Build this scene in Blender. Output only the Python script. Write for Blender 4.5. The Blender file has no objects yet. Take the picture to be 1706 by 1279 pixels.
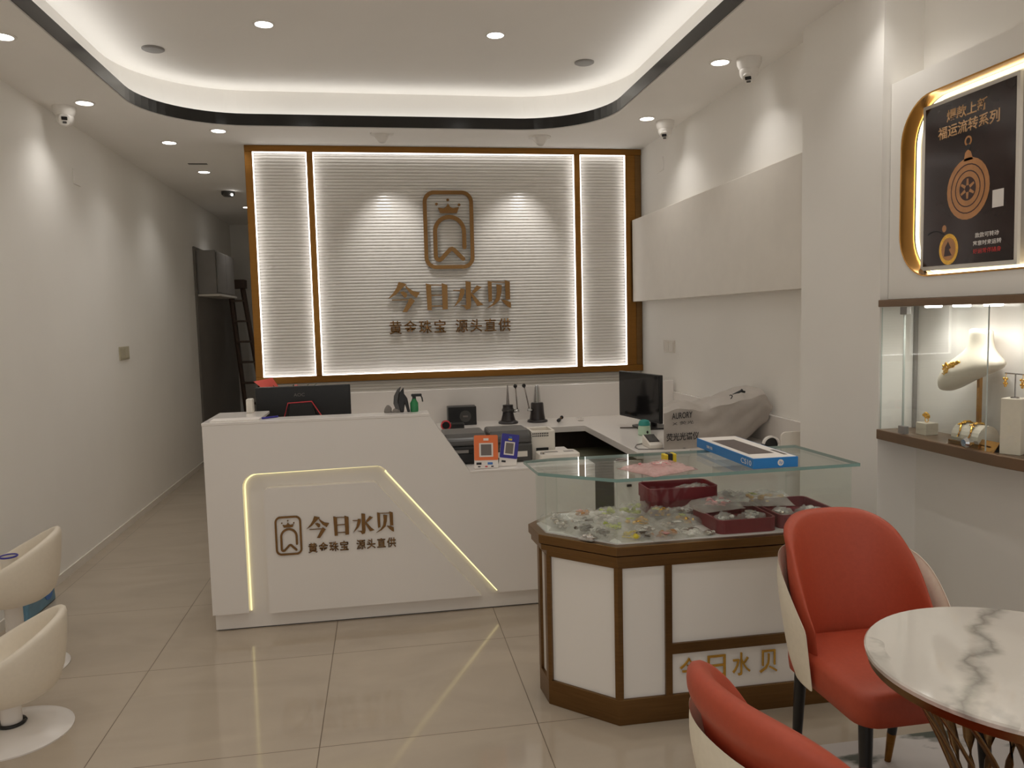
import bpy, bmesh, math, random
from mathutils import Vector, Matrix, noise
random.seed(7)
PI = math.pi
sc = bpy.context.scene
COL = sc.collection

# ------------------------------------------------------------------ camera, world, exposure
cam_d = bpy.data.cameras.new('camera')
cam_d.sensor_fit = 'HORIZONTAL'; cam_d.sensor_width = 36.0
cam_d.lens = 1297.0 / 1706.0 * 36.0
cam_d.clip_start = 0.05
cam = bpy.data.objects.new('camera', cam_d); COL.objects.link(cam)
_p, _y, _r = -0.0848, 0.1640, -0.0245
fw = Vector((math.sin(_y)*math.cos(_p), math.cos(_y)*math.cos(_p), math.sin(_p)))
rt = Vector((math.cos(_y), -math.sin(_y), 0)); up = rt.cross(fw)
rx = rt*math.cos(_r) + up*math.sin(_r); ux = up*math.cos(_r) - rt*math.sin(_r)
cam.matrix_world = Matrix(((rx.x, ux.x, -fw.x, 0), (rx.y, ux.y, -fw.y, 0), (rx.z, ux.z, -fw.z, 1.52), (0, 0, 0, 1)))
sc.camera = cam
W = bpy.data.worlds.new('world'); sc.world = W; W.use_nodes = True
W.node_tree.nodes['Background'].inputs[0].default_value = (1.0, 0.975, 0.94, 1)
W.node_tree.nodes['Background'].inputs[1].default_value = 0.72
sc.view_settings.view_transform = 'Standard'; sc.view_settings.look = 'None'
sc.view_settings.gamma = 1.0; sc.view_settings.use_curve_mapping = False
sc.view_settings.exposure = 0.03
sc.cycles.max_bounces = 10; sc.cycles.diffuse_bounces = 7; sc.cycles.glossy_bounces = 4
sc.cycles.transparent_max_bounces = 16; sc.cycles.caustics_reflective = False; sc.cycles.caustics_refractive = False
sc.cycles.sample_clamp_indirect = 3.0; sc.cycles.use_denoising = True

DOWN_W = 9.5      # downlight spot power
LAMP = (1.0, 0.965, 0.925)

# ------------------------------------------------------------------ materials
def lin(c):
    c /= 255.0
    return c/12.92 if c <= 0.04045 else ((c+0.055)/1.055)**2.4
def rgb(r, g, b): return (lin(r), lin(g), lin(b), 1)
MATS = {}
def mat(name, col, rough=0.5, metal=0.0, var=0.04, scale=9.0, bump=0.0, coat=0.0, spec=0.5, aniso=None):
    m = bpy.data.materials.new(name); m.use_nodes = True
    nt = m.node_tree; b = nt.nodes['Principled BSDF']
    b.inputs['Roughness'].default_value = rough; b.inputs['Metallic'].default_value = metal
    b.inputs['Specular IOR Level'].default_value = spec
    if coat: b.inputs['Coat Weight'].default_value = coat; b.inputs['Coat Roughness'].default_value = 0.06
    tc = nt.nodes.new('ShaderNodeTexCoord'); nz = nt.nodes.new('ShaderNodeTexNoise')
    mp = nt.nodes.new('ShaderNodeMapping'); nt.links.new(tc.outputs['Object'], mp.inputs[0])
    mp.inputs['Scale'].default_value = aniso or (1, 1, 1)
    nz.inputs['Scale'].default_value = scale; nz.inputs['Detail'].default_value = 4
    nt.links.new(mp.outputs[0], nz.inputs['Vector'])
    cr = nt.nodes.new('ShaderNodeValToRGB')
    cr.color_ramp.elements[0].position = 0.3; cr.color_ramp.elements[1].position = 0.7
    cr.color_ramp.elements[0].color = tuple(c*(1-var) for c in col[:3])+(1,)
    cr.color_ramp.elements[1].color = tuple(min(1, c*(1+var)) for c in col[:3])+(1,)
    nt.links.new(nz.outputs[0], cr.inputs[0]); nt.links.new(cr.outputs[0], b.inputs['Base Color'])
    if bump:
        bp = nt.nodes.new('ShaderNodeBump'); bp.inputs['Strength'].default_value = bump; bp.inputs['Distance'].default_value = 0.004
        nt.links.new(nz.outputs[0], bp.inputs['Height']); nt.links.new(bp.outputs[0], b.inputs['Normal'])
    MATS[name] = m
    return m
def emit(name, col, s):
    m = bpy.data.materials.new(name); m.use_nodes = True; nt = m.node_tree
    nt.nodes.remove(nt.nodes['Principled BSDF'])
    e = nt.nodes.new('ShaderNodeEmission'); e.inputs[0].default_value = tuple(col[:3])+(1,); e.inputs[1].default_value = s
    nt.links.new(e.outputs[0], nt.nodes['Material Output'].inputs[0])
    MATS[name] = m
    return m
def N(nt, t, **k):
    n = nt.nodes.new(t)
    for a, v in k.items(): setattr(n, a, v)
    return n
def math_node(nt, op, a, b=None, c=None):
    n = N(nt, 'ShaderNodeMath', operation=op)
    for i, v in enumerate((a, b, c)):
        if v is None: continue
        if isinstance(v, (int, float)): n.inputs[i].default_value = v
        else: nt.links.new(v, n.inputs[i])
    return n.outputs[0]
def glass(name, tint=(0.97, 0.99, 0.98), refl=1.45, base=0.03):
    m = bpy.data.materials.new(name); m.use_nodes = True; nt = m.node_tree
    nt.nodes.remove(nt.nodes['Principled BSDF'])
    t = nt.nodes.new('ShaderNodeBsdfTransparent'); t.inputs[0].default_value = tint+(1,)
    g = nt.nodes.new('ShaderNodeBsdfGlossy'); g.inputs['Roughness'].default_value = 0.02
    f = nt.nodes.new('ShaderNodeLayerWeight'); fp = math_node(nt, 'ADD', math_node(nt, 'MULTIPLY', math_node(nt, 'POWER', f.outputs['Facing'], 4.5), 0.55), 0.035)
    mx = nt.nodes.new('ShaderNodeMixShader')
    nt.links.new(fp, mx.inputs[0]); nt.links.new(t.outputs[0], mx.inputs[1]); nt.links.new(g.outputs[0], mx.inputs[2])
    nt.links.new(mx.outputs[0], nt.nodes['Material Output'].inputs[0])
    MATS[name] = m
    return m
def plastic_film(name, col, alpha):
    m = mat(name, col, rough=0.18, var=0.1, scale=60, bump=0.6)
    nt = m.node_tree; b = nt.nodes['Principled BSDF']
    t = nt.nodes.new('ShaderNodeBsdfTransparent'); mx = nt.nodes.new('ShaderNodeMixShader'); mx.inputs[0].default_value = alpha
    nt.links.new(t.outputs[0], mx.inputs[1]); nt.links.new(b.outputs[0], mx.inputs[2])
    nt.links.new(mx.outputs[0], nt.nodes['Material Output'].inputs[0])
    return m
def floor_mat():
    m = mat('floor_tile', rgb(180, 167, 150), rough=0.08, var=0.07, scale=1.6)
    nt = m.node_tree; b = nt.nodes['Principled BSDF']
    cr = [n for n in nt.nodes if n.type == 'VALTORGB'][0]; nz = [n for n in nt.nodes if n.type == 'TEX_NOISE'][0]
    nz.inputs['Detail'].default_value = 9; nz.inputs['Distortion'].default_value = 0.9
    tc = [n for n in nt.nodes if n.type == 'TEX_COORD'][0]
    mp = [n for n in nt.nodes if n.type == 'MAPPING'][0]; mp.inputs['Scale'].default_value = (1, 2.2, 1)
    s = N(nt, 'ShaderNodeSeparateXYZ'); nt.links.new(tc.outputs['Object'], s.inputs[0])
    def line(o, off):
        v = math_node(nt, 'DIVIDE', math_node(nt, 'ADD', o, off), 0.8)
        fr = math_node(nt, 'FRACT', v)
        d = math_node(nt, 'ABSOLUTE', math_node(nt, 'SUBTRACT', fr, 0.5))
        return math_node(nt, 'GREATER_THAN', d, 0.4977)
    l = math_node(nt, 'MAXIMUM', line(s.outputs[0], 8.276), line(s.outputs[1], 8.0-3.56))
    mx = N(nt, 'ShaderNodeMix', data_type='RGBA'); nt.links.new(l, mx.inputs[0])
    nt.links.new(cr.outputs[0], mx.inputs[6]); mx.inputs[7].default_value = rgb(112, 98, 82)
    nt.links.new(mx.outputs[2], b.inputs['Base Color'])
    rr = math_node(nt, 'ADD', math_node(nt, 'MULTIPLY', l, 0.5), 0.075)
    nt.links.new(rr, b.inputs['Roughness'])
    return m
def marble_mat():
    m = mat('white_marble', rgb(222, 216, 207), rough=0.06, var=0.03, scale=4)
    nt = m.node_tree; b = nt.nodes['Principled BSDF']
    cr = [n for n in nt.nodes if n.type == 'VALTORGB'][0]
    tc = [n for n in nt.nodes if n.type == 'TEX_COORD'][0]
    nz = N(nt, 'ShaderNodeTexNoise'); nz.inputs['Scale'].default_value = 3.1; nz.inputs['Detail'].default_value = 6; nz.inputs['Distortion'].default_value = 0.6
    nt.links.new(tc.outputs['Object'], nz.inputs['Vector'])
    d = math_node(nt, 'ABSOLUTE', math_node(nt, 'SUBTRACT', nz.outputs[0], 0.5))
    r2 = N(nt, 'ShaderNodeValToRGB'); r2.color_ramp.elements[0].color = (1, 1, 1, 1); r2.color_ramp.elements[1].color = (0, 0, 0, 1)
    r2.color_ramp.elements[0].position = 0.0; r2.color_ramp.elements[1].position = 0.035
    nt.links.new(d, r2.inputs[0])
    big = N(nt, 'ShaderNodeTexNoise'); big.inputs['Scale'].default_value = 2.0; nt.links.new(tc.outputs['Object'], big.inputs['Vector'])
    msk = math_node(nt, 'MULTIPLY', r2.outputs[0], math_node(nt, 'MULTIPLY', math_node(nt, 'GREATER_THAN', big.outputs[0], 0.46), 0.75))
    sx = N(nt, 'ShaderNodeSeparateXYZ'); nt.links.new(tc.outputs['Object'], sx.inputs[0])
    wob = N(nt, 'ShaderNodeTexNoise'); wob.inputs['Scale'].default_value = 7; wob.inputs['Detail'].default_value = 5; nt.links.new(tc.outputs['Object'], wob.inputs['Vector'])
    # main grey vein running across the top: y = 0.98 x + 0.14
    dv = math_node(nt, 'ADD', math_node(nt, 'SUBTRACT', math_node(nt, 'MULTIPLY', sx.outputs[0], 0.98), sx.outputs[1]), 0.14)
    dv = math_node(nt, 'ABSOLUTE', math_node(nt, 'ADD', dv, math_node(nt, 'MULTIPLY', math_node(nt, 'SUBTRACT', wob.outputs[0], 0.5), 0.24)))
    r3 = N(nt, 'ShaderNodeValToRGB'); r3.color_ramp.elements[0].color = (1, 1, 1, 1); r3.color_ramp.elements[1].color = (0, 0, 0, 1); r3.color_ramp.elements[1].position = 0.045
    nt.links.new(dv, r3.inputs[0])
    msk = math_node(nt, 'MAXIMUM', math_node(nt, 'MULTIPLY', msk, 0.5), math_node(nt, 'MULTIPLY', math_node(nt, 'POWER', r3.outputs[0], 1.6), 0.8))
    mx = N(nt, 'ShaderNodeMix', data_type='RGBA'); nt.links.new(msk, mx.inputs[0])
    nt.links.new(cr.outputs[0], mx.inputs[6]); mx.inputs[7].default_value = rgb(140, 136, 128)
    nt.links.new(mx.outputs[2], b.inputs['Base Color'])
    return m
def rug_mat():
    m = mat('rug_pile', rgb(196, 190, 186), rough=0.85, var=0.06, scale=3)
    nt = m.node_tree; b = nt.nodes['Principled BSDF']
    cr = [n for n in nt.nodes if n.type == 'VALTORGB'][0]
    tc = [n for n in nt.nodes if n.type == 'TEX_COORD'][0]
    nz = N(nt, 'ShaderNodeTexNoise'); nz.inputs['Scale'].default_value = 2.6; nz.inputs['Detail'].default_value = 5
    mp = N(nt, 'ShaderNodeMapping'); mp.inputs['Location'].default_value = (0.55, 0.1, 0); mp.inputs['Scale'].default_value = (1.2, 2.6, 1)
    nt.links.new(tc.outputs['Object'], mp.inputs[0]); nt.links.new(mp.outputs[0], nz.inputs['Vector'])
    r2 = N(nt, 'ShaderNodeValToRGB'); r2.color_ramp.elements[0].position = 0.55; r2.color_ramp.elements[1].position = 0.62
    nt.links.new(nz.outputs[0], r2.inputs[0])
    mx = N(nt, 'ShaderNodeMix', data_type='RGBA'); nt.links.new(r2.outputs[0], mx.inputs[0])
    nt.links.new(cr.outputs[0], mx.inputs[6]); mx.inputs[7].default_value = rgb(88, 92, 84)
    nt.links.new(mx.outputs[2], b.inputs['Base Color'])
    return m

paint = mat('wall_paint', rgb(242, 239, 233), rough=0.7, var=0.015, scale=2, bump=0.02)
ceil_m = mat('ceiling_paint', rgb(244, 241, 236), rough=0.8, var=0.012, scale=2)
floor_m = floor_mat(); marble = marble_mat(); rug_m = rug_mat()
white_gloss = mat('white_lacquer', rgb(233, 228, 223), rough=0.22, var=0.01, scale=3)
white_panel = mat('white_acrylic_panel', rgb(238, 234, 229), rough=0.16, var=0.01, scale=3)
white_mat = mat('white_plastic', rgb(228, 222, 212), rough=0.4, var=0.02)
cream_leather = mat('cream_leather', rgb(240, 231, 212), rough=0.45, var=0.03, scale=60, bump=0.08)
white_leather = mat('white_leather', rgb(230, 220, 203), rough=0.4, var=0.02, scale=60, bump=0.06)
orange_leather = mat('orange_leather', rgb(180, 76, 50), rough=0.5, var=0.04, scale=80, bump=0.08)
bronze = mat('brushed_bronze', rgb(142, 100, 50), rough=0.3, metal=1.0, var=0.08, scale=14, aniso=(0.6, 0.6, 12))
bronze_dk = mat('dark_bronze', rgb(128, 98, 64), rough=0.34, metal=1.0, var=0.08, scale=14, aniso=(0.6, 0.6, 12))
taupe = mat('taupe_shelf', rgb(128, 104, 82), rough=0.35, metal=0.5, var=0.05)
gold_letter = mat('gold_letter', rgb(128, 96, 60), rough=0.2, metal=1.0, var=0.05)
gold = mat('polished_gold', rgb(240, 190, 90), rough=0.2, metal=1.0, var=0.06, scale=40)
rim_gold = mat('gold_rim', rgb(206, 156, 90), rough=0.18, metal=1.0, var=0.04)
black_band = mat('black_mirror_band', rgb(30, 29, 28), rough=0.2, var=0.02)
black = mat('black_plastic', rgb(26, 26, 26), rough=0.4, var=0.05)
black_gloss = mat('black_glossy', rgb(16, 16, 17), rough=0.1, var=0.03)
black_wood = mat('black_leg', rgb(24, 23, 23), rough=0.3, var=0.05)
dark_grey = mat('dark_grey_plastic', rgb(74, 72, 70), rough=0.3, var=0.05)
grey = mat('grey_plastic', rgb(140, 136, 132), rough=0.4, var=0.04)
stone_m = mat('grey_stone', rgb(132, 126, 120), rough=0.8, var=0.1, scale=40, bump=0.3)
maroon = mat('maroon_leatherette', rgb(122, 36, 46), rough=0.5, var=0.05, scale=60)
blue_card = mat('blue_cardboard', rgb(38, 130, 205), rough=0.35, var=0.02)
card_white = mat('white_card', rgb(238, 232, 226), rough=0.6, var=0.02)
orange_card = mat('orange_card', rgb(240, 122, 62), rough=0.4, var=0.02)
indigo_card = mat('indigo_card', rgb(52, 48, 150), rough=0.4, var=0.02)
ink = mat('dark_ink', rgb(40, 38, 40), rough=0.6, var=0.02)
grey_ink = mat('grey_ink', rgb(120, 112, 108), rough=0.6, var=0.02)
red_ink = mat('red_ink', rgb(205, 60, 60), rough=0.6, var=0.02)
teal_m = mat('teal_plastic', rgb(54, 150, 140), rough=0.4, var=0.03)
mint = mat('mint_plastic', rgb(186, 214, 188), rough=0.4, var=0.03)
green_liq = mat('green_plastic', rgb(44, 128, 78), rough=0.2, var=0.1)
chrome = mat('chrome', rgb(205, 205, 205), rough=0.12, metal=1.0, var=0.03)
steel = mat('steel', rgb(150, 142, 138), rough=0.25, metal=1.0, var=0.05)
grey_cloth = mat('grey_dust_cover', rgb(176, 168, 160), rough=0.5, var=0.04, scale=30, bump=0.1)
dark_wood_shade = mat('dark_wood_shade', rgb(70, 56, 46), rough=0.5, var=0.12, scale=10, aniso=(8, 8, 0.7))  # wood of the pencil; also the shade painted below the back counter
brown_wood = mat('brown_wood', rgb(84, 66, 54), rough=0.6, var=0.1, scale=10, aniso=(8, 8, 0.7))
grey_cladding = mat('dark_grey_cladding', rgb(120, 114, 108), rough=0.35, var=0.05, scale=3)
glass_edge = mat('glass_edge', rgb(128, 160, 154), rough=0.12, var=0.05)
pale_edge = mat('pale_glass_edge', rgb(190, 198, 192), rough=0.12, var=0.04)
glass_m = glass('clear_glass'); bottle_glass = glass('tinted_glass', (0.25, 0.62, 0.40))
bag_clear = plastic_film('clear_bag_film', rgb(232, 226, 218), 0.30)
bag_pink = plastic_film('pink_bag_film', rgb(232, 190, 186), 0.6)
yellow = mat('yellow_tag', rgb(226, 200, 50), rough=0.5, var=0.05)
pink = mat('pink_foam', rgb(220, 150, 150), rough=0.6, var=0.05)
red_soft = mat('red_plastic', rgb(214, 66, 74), rough=0.4, var=0.05)
coral = mat('coral_petal', rgb(226, 92, 80), rough=0.5, var=0.08)
leaf_m = mat('green_leaf', rgb(62, 82, 44), rough=0.5, var=0.2)
screen_m = mat('dark_screen', rgb(20, 20, 21), rough=0.08, var=0.03)
poster_bg = mat('poster_print', rgb(50, 36, 34), rough=0.12, var=0.4, scale=3)
poster_gold = mat('poster_gold_print', rgb(190, 134, 84), rough=0.15, var=0.12, scale=30)
poster_dark = mat('poster_dark_print', rgb(64, 38, 34), rough=0.15, var=0.1)
poster_text = mat('poster_text_print', rgb(206, 164, 120), rough=0.2, var=0.03)
blue_bag_m = mat('blue_package', rgb(96, 138, 162), rough=0.35, var=0.15, scale=12)
olive = mat('olive_carton', rgb(96, 94, 74), rough=0.7, var=0.05)
fixture_white = mat('white_fixture', rgb(230, 226, 220), rough=0.45, var=0.01)
lamp_e = emit('downlight_glow', (1.0, 0.96, 0.90), 14.0)
cove_e = emit('cove_led_glow', (1.0, 0.975, 0.93), 3.1)
led_e = emit('sign_led_glow', (1.0, 0.95, 0.91), 5.0)
desk_led_e = emit('desk_led_glow', (1.0, 0.86, 0.42), 1.35)
poster_led_e = emit('poster_led_glow', (1.0, 0.86, 0.56), 5.0)
puck_e = emit('cabinet_spot_glow', (1.0, 0.95, 0.86), 16.0)

# ------------------------------------------------------------------ mesh helpers
def BM(): return bmesh.new()
def quad_loft(bm, rings, closed=True, cap0=False, cap1=False, mi=0):
    vs = [[bm.verts.new(p) for p in r] for r in rings]
    n = len(vs[0])
    for i in range(len(vs)-1):
        for j in range(n if closed else n-1):
            k = (j+1) % n
            f = bm.faces.new((vs[i][j], vs[i][k], vs[i+1][k], vs[i+1][j])); f.material_index = mi
    if cap0: bm.faces.new(list(reversed(vs[0]))).material_index = mi
    if cap1: bm.faces.new(vs[-1]).material_index = mi
    return vs
def box(bm, x0, x1, y0, y1, z0, z1, mi=0, bev=0.0, seg=2):
    r = bmesh.ops.create_cube(bm, size=1.0)
    vs = r['verts']
    for v in vs:
        v.co = Vector((x0+(v.co.x+.5)*(x1-x0), y0+(v.co.y+.5)*(y1-y0), z0+(v.co.z+.5)*(z1-z0)))
    fs = list({f for v in vs for f in v.link_faces})
    for f in fs: f.material_index = mi
    if bev > 0:
        es = list({e for v in vs for e in v.link_edges})
        bmesh.ops.bevel(bm, geom=es, offset=bev, segments=seg, profile=0.5, affect='EDGES')
    return bm
def prism(bm, pts, d, org=(0, 0, 0), ex=(1, 0, 0), ey=(0, 0, 1), en=(0, -1, 0), mi=0, side_mi=None):
    """2D polygon pts extruded by d along en"""
    org, ex, ey, en = Vector(org), Vector(ex), Vector(ey), Vector(en)
    if ex.cross(ey).dot(en) < 0: pts = list(reversed(pts))
    a = [bm.verts.new(org+ex*p[0]+ey*p[1]) for p in pts]
    b = [bm.verts.new(org+ex*p[0]+ey*p[1]+en*d) for p in pts]
    n = len(pts)
    bm.faces.new(list(reversed(a))).material_index = mi
    bm.faces.new(b).material_index = mi
    for i in range(n):
        f = bm.faces.new((a[i], a[(i+1) % n], b[(i+1) % n], b[i])); f.material_index = mi if side_mi is None else side_mi
def lathe(bm, prof, c=(0, 0, 0), seg=24, mi=0, axis='Z', cap=True):
    rings = []
    for r, z in prof:
        ring = []
        for k in range(seg):
            a = 2*PI*k/seg
            p = (max(r, 1e-4)*math.cos(a), max(r, 1e-4)*math.sin(a), z)
            if axis == 'Y': p = (p[0], -p[2], p[1])
            if axis == 'X': p = (-p[2], p[1], p[0])
            ring.append((c[0]+p[0], c[1]+p[1], c[2]+p[2]))
        rings.append(ring)
    quad_loft(bm, rings, True, cap, cap, mi)
def tube(bm, path, r, seg=8, mi=0, r1=None, flat=None):
    P = [Vector(p) for p in path]; rings = []
    for i, p in enumerate(P):
        t = (P[min(i+1, len(P)-1)]-P[max(i-1, 0)]).normalized()
        a = Vector((0, 0, 1)) if abs(t.z) < 0.95 else Vector((1, 0, 0))
        u = t.cross(a).normalized(); v = t.cross(u).normalized()
        rr = r if r1 is None else r+(r1-r)*i/(len(P)-1)
        rings.append([p+u*math.cos(2*PI*k/seg)*rr+v*math.sin(2*PI*k/seg)*rr*(flat or 1) for k in range(seg)])
    quad_loft(bm, rings, True, True, True, mi)
def ball(bm, c, r, sx=1, sy=1, sz=1, mi=0, seg=12):
    q = bmesh.ops.create_uvsphere(bm, u_segments=seg, v_segments=max(6, seg//2+2), radius=r)
    for v in q['verts']: v.co = Vector((c[0]+v.co.x*sx, c[1]+v.co.y*sy, c[2]+v.co.z*sz))
    for f in {f for v in q['verts'] for f in v.link_faces}: f.material_index = mi
def ribbon(pts, w, closed=False):
    P = [Vector((p[0], p[1])) for p in pts]; n = len(P); L, R = [], []
    for i in range(n):
        if closed: a, b = P[i-1], P[(i+1) % n]
        else: a, b = P[max(i-1, 0)], P[min(i+1, n-1)]
        d1 = (P[i]-a); d2 = (b-P[i])
        if d1.length < 1e-9: d1 = d2
        if d2.length < 1e-9: d2 = d1
        d1.normalize(); d2.normalize(); t = (d1+d2).normalized()
        nr = Vector((-t.y, t.x)); k = 1/max(0.5, nr.dot(Vector((-d1.y, d1.x))))
        L.append(P[i]+nr*w/2*k); R.append(P[i]-nr*w/2*k)
    return L, R
def ribbon_mesh(bm, pts, w, d, org, ex, ey, en, closed=False):
    L, R = ribbon(pts, w, closed); org, ex, ey, en = map(Vector, (org, ex, ey, en)); n = len(L)
    f = lambda q, h: bm.verts.new(org+ex*q.x+ey*q.y+en*h)
    A = [[f(L[i], 0), f(L[i], d), f(R[i], d), f(R[i], 0)] for i in range(n)]
    for i in range(n if closed else n-1):
        a, b = A[i], A[(i+1) % n]
        for k in range(4): bm.faces.new((a[k], b[k], b[(k+1) % 4], a[(k+1) % 4]))
    if not closed: bm.faces.new(A[0]); bm.faces.new(list(reversed(A[-1])))
def rrect(x0, x1, y0, y1, r, n=8):
    out = []
    for cx, cy, a0 in ((x1-r, y1-r, 0), (x0+r, y1-r, 90), (x0+r, y0+r, 180), (x1-r, y0+r, 270)):
        for k in range(n+1):
            a = math.radians(a0+90*k/n); out.append((cx+r*math.cos(a), cy+r*math.sin(a)))
    return out
def arc(cx, cy, r, a0, a1, n=8):
    return [(cx+r*math.cos(math.radians(a0+(a1-a0)*k/n)), cy+r*math.sin(math.radians(a0+(a1-a0)*k/n))) for k in range(n+1)]

def obj(name, bm, mats, parent=None, smooth=False, subsurf=0, bevel=0.0):
    me = bpy.data.meshes.new(name)
    bmesh.ops.recalc_face_normals(bm, faces=bm.faces)
    bm.to_mesh(me); bm.free()
    for m in (mats if isinstance(mats, (list, tuple)) else [mats]): me.materials.append(m)
    if smooth:
        for p in me.polygons: p.use_smooth = True
        if smooth == 'auto':
            try: me.set_sharp_from_angle(angle=math.radians(38))
            except Exception: pass
    o = bpy.data.objects.new(name, me); COL.objects.link(o)
    if subsurf:
        s = o.modifiers.new('subsurf', 'SUBSURF'); s.levels = subsurf; s.render_levels = subsurf
    if bevel:
        b = o.modifiers.new('bevel', 'BEVEL'); b.width = bevel; b.segments = 2; b.limit_method = 'ANGLE'
    if parent is not None: attach(o, parent)
    return o
def attach(o, parent):
    o.parent = parent
    m = parent.matrix_basis.copy(); q = parent
    while q.parent is not None:
        m = q.parent.matrix_basis @ q.matrix_parent_inverse @ m; q = q.parent
    o.matrix_parent_inverse = m.inverted()
def tag(o, label, cat, group=None):
    o['label'] = label; o['category'] = cat
    if group: o['group'] = group
    return o
def thing(name, label, cat, loc=(0, 0, 0), rz=0.0, group=None):
    o = bpy.data.objects.new(name, None); o.empty_display_size = 0.05; COL.objects.link(o)
    o.matrix_basis = Matrix.Translation(loc) @ Matrix.Rotation(rz, 4, 'Z')
    return tag(o, label, cat, group)
def struct(name, bm, m, **k):
    o = obj(name, bm, m, **k); o['kind'] = 'structure'; return o
def dup(o, parent=None):
    c = o.copy(); COL.objects.link(c)
    if parent is not None: c.parent = parent
    for ch in list(o.children): dup(ch, c)
    return c
def place(o, loc, rz=0.0):
    o.matrix_basis = Matrix.Translation(loc) @ Matrix.Rotation(rz, 4, 'Z')
def frame(org, right, upv):
    r = Vector(right).normalized(); u = Vector(upv).normalized(); n = r.cross(u)
    return Matrix(((r.x, u.x, n.x, org[0]), (r.y, u.y, n.y, org[1]), (r.z, u.z, n.z, org[2]), (0, 0, 0, 1)))
def text(name, body, org, right, upv, width, height, m, parent, depth=0.002, bold=0.0, spacing=1.0):
    """text filling a width x height box whose lower left corner is org"""
    cu = bpy.data.curves.new(name, 'FONT'); cu.body = body; cu.space_character = spacing; cu.offset = bold; cu.resolution_u = 3
    t = bpy.data.objects.new('tmp', cu); COL.objects.link(t)
    me = bpy.data.meshes.new_from_object(t.evaluated_get(bpy.context.evaluated_depsgraph_get()))
    bpy.data.objects.remove(t); bpy.data.curves.remove(cu)
    bm = BM(); bm.from_mesh(me); bpy.data.meshes.remove(me)
    xs = [v.co.x for v in bm.verts]; ys = [v.co.y for v in bm.verts]
    x0, x1, y0, y1 = min(xs), max(xs), min(ys), max(ys)
    for v in bm.verts:
        v.co = Vector(((v.co.x-x0)/(x1-x0)*width, (v.co.y-y0)/(y1-y0)*height, 0))
    bmesh.ops.remove_doubles(bm, verts=bm.verts, dist=1e-6)
    g = bmesh.ops.extrude_face_region(bm, geom=list(bm.faces))
    for v in [e for e in g['geom'] if isinstance(e, bmesh.types.BMVert)]: v.co.z += depth
    bm.transform(frame(org, right, upv))
    return obj(name, bm, m, parent)

# ------------------------------------------------------------------ room
ZC, ZU = 2.86, 3.12
Y0, YB = -1.6, 6.27
bm = BM(); box(bm, -2.2, 2.5, Y0, 11.3, -0.08, 0); struct('floor', bm, floor_m)
bm = BM(); box(bm, -2.1, -1.965, Y0, 11.25, 0, ZU); struct('wall_left', bm, paint)
bm = BM(); box(bm, 2.14, 2.4, 3.40, YB, 0, ZU); struct('wall_right', bm, paint)
bm = BM(); box(bm, 2.22, 2.4, Y0, 3.40, 0, ZU); struct('wall_right', bm, paint)
bm = BM(); box(bm, 2.04, 2.22, 2.945, 3.56, 0, ZC); struct('wall_right', bm, paint)
bm = BM(); box(bm, -0.95, 2.4, YB, 6.4, 0, ZU); struct('wall_back', bm, paint)
bm = BM(); box(bm, -0.95, -0.83, 6.4, 11.25, 0, ZU); struct('wall_passage', bm, paint)
bm = BM(); box(bm, -2.1, -0.83, 11.1, 11.25, 0, ZU); struct('wall_end', bm, paint)
bm = BM(); box(bm, -1.965, -1.955, Y0, 11.1, 0, 0.05); struct('baseboard_left', bm, white_mat)
# lower ceiling with a rounded opening, cove trough and upper ceiling
def cove(off): return rrect(-1.44-off, 1.597+off, -1.0-off, 5.61+off, 0.6+off, 14)
bm = BM()
outer = [bm.verts.new((x, y, ZC)) for x, y in ((-2.1, Y0), (2.4, Y0), (2.4, 11.25), (-2.1, 11.25))]
inner = [bm.verts.new((x, y, ZC)) for x, y in cove(0.0)]
es = [bm.edges.new((l[i], l[(i+1) % len(l)])) for l in (outer, inner) for i in range(len(l))]
bmesh.ops.triangle_fill(bm, use_beauty=True, use_dissolve=False, edges=es)
struct('ceiling', bm, ceil_m)
def ring_band(bm, offs_z):
    quad_loft(bm, [[(x, y, z) for x, y in cove(o)] for o, z in offs_z], True)
bm = BM(); ring_band(bm, [(0.0, ZC-0.001), (-0.006, ZC-0.002), (-0.006, ZC+0.075), (0.004, ZC+0.075), (0.004, ZC)]); struct('trim_1', bm, black_band)
bm = BM(); ring_band(bm, [(0.002, ZC), (0.002, ZC-0.008), (0.13, ZC-0.008), (0.14, ZC)]); struct('trim_2', bm, ceil_m)
bm = BM(); ring_band(bm, [(0.004, ZC+0.006), (0.12, ZC+0.006), (0.12, ZU)]); struct('trim_3', bm, ceil_m)
bm = BM(); box(bm, -2.1, 2.4, Y0, 6.4, ZU, ZU+0.06); struct('ceiling', bm, ceil_m)
bm = BM(); ring_band(bm, [(0.035, ZC+0.034), (0.112, ZC+0.034)])
tag(obj('led_strip', bm, cove_e), 'warm white led strip running round the ceiling cove behind the black band', 'led strip')

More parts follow.
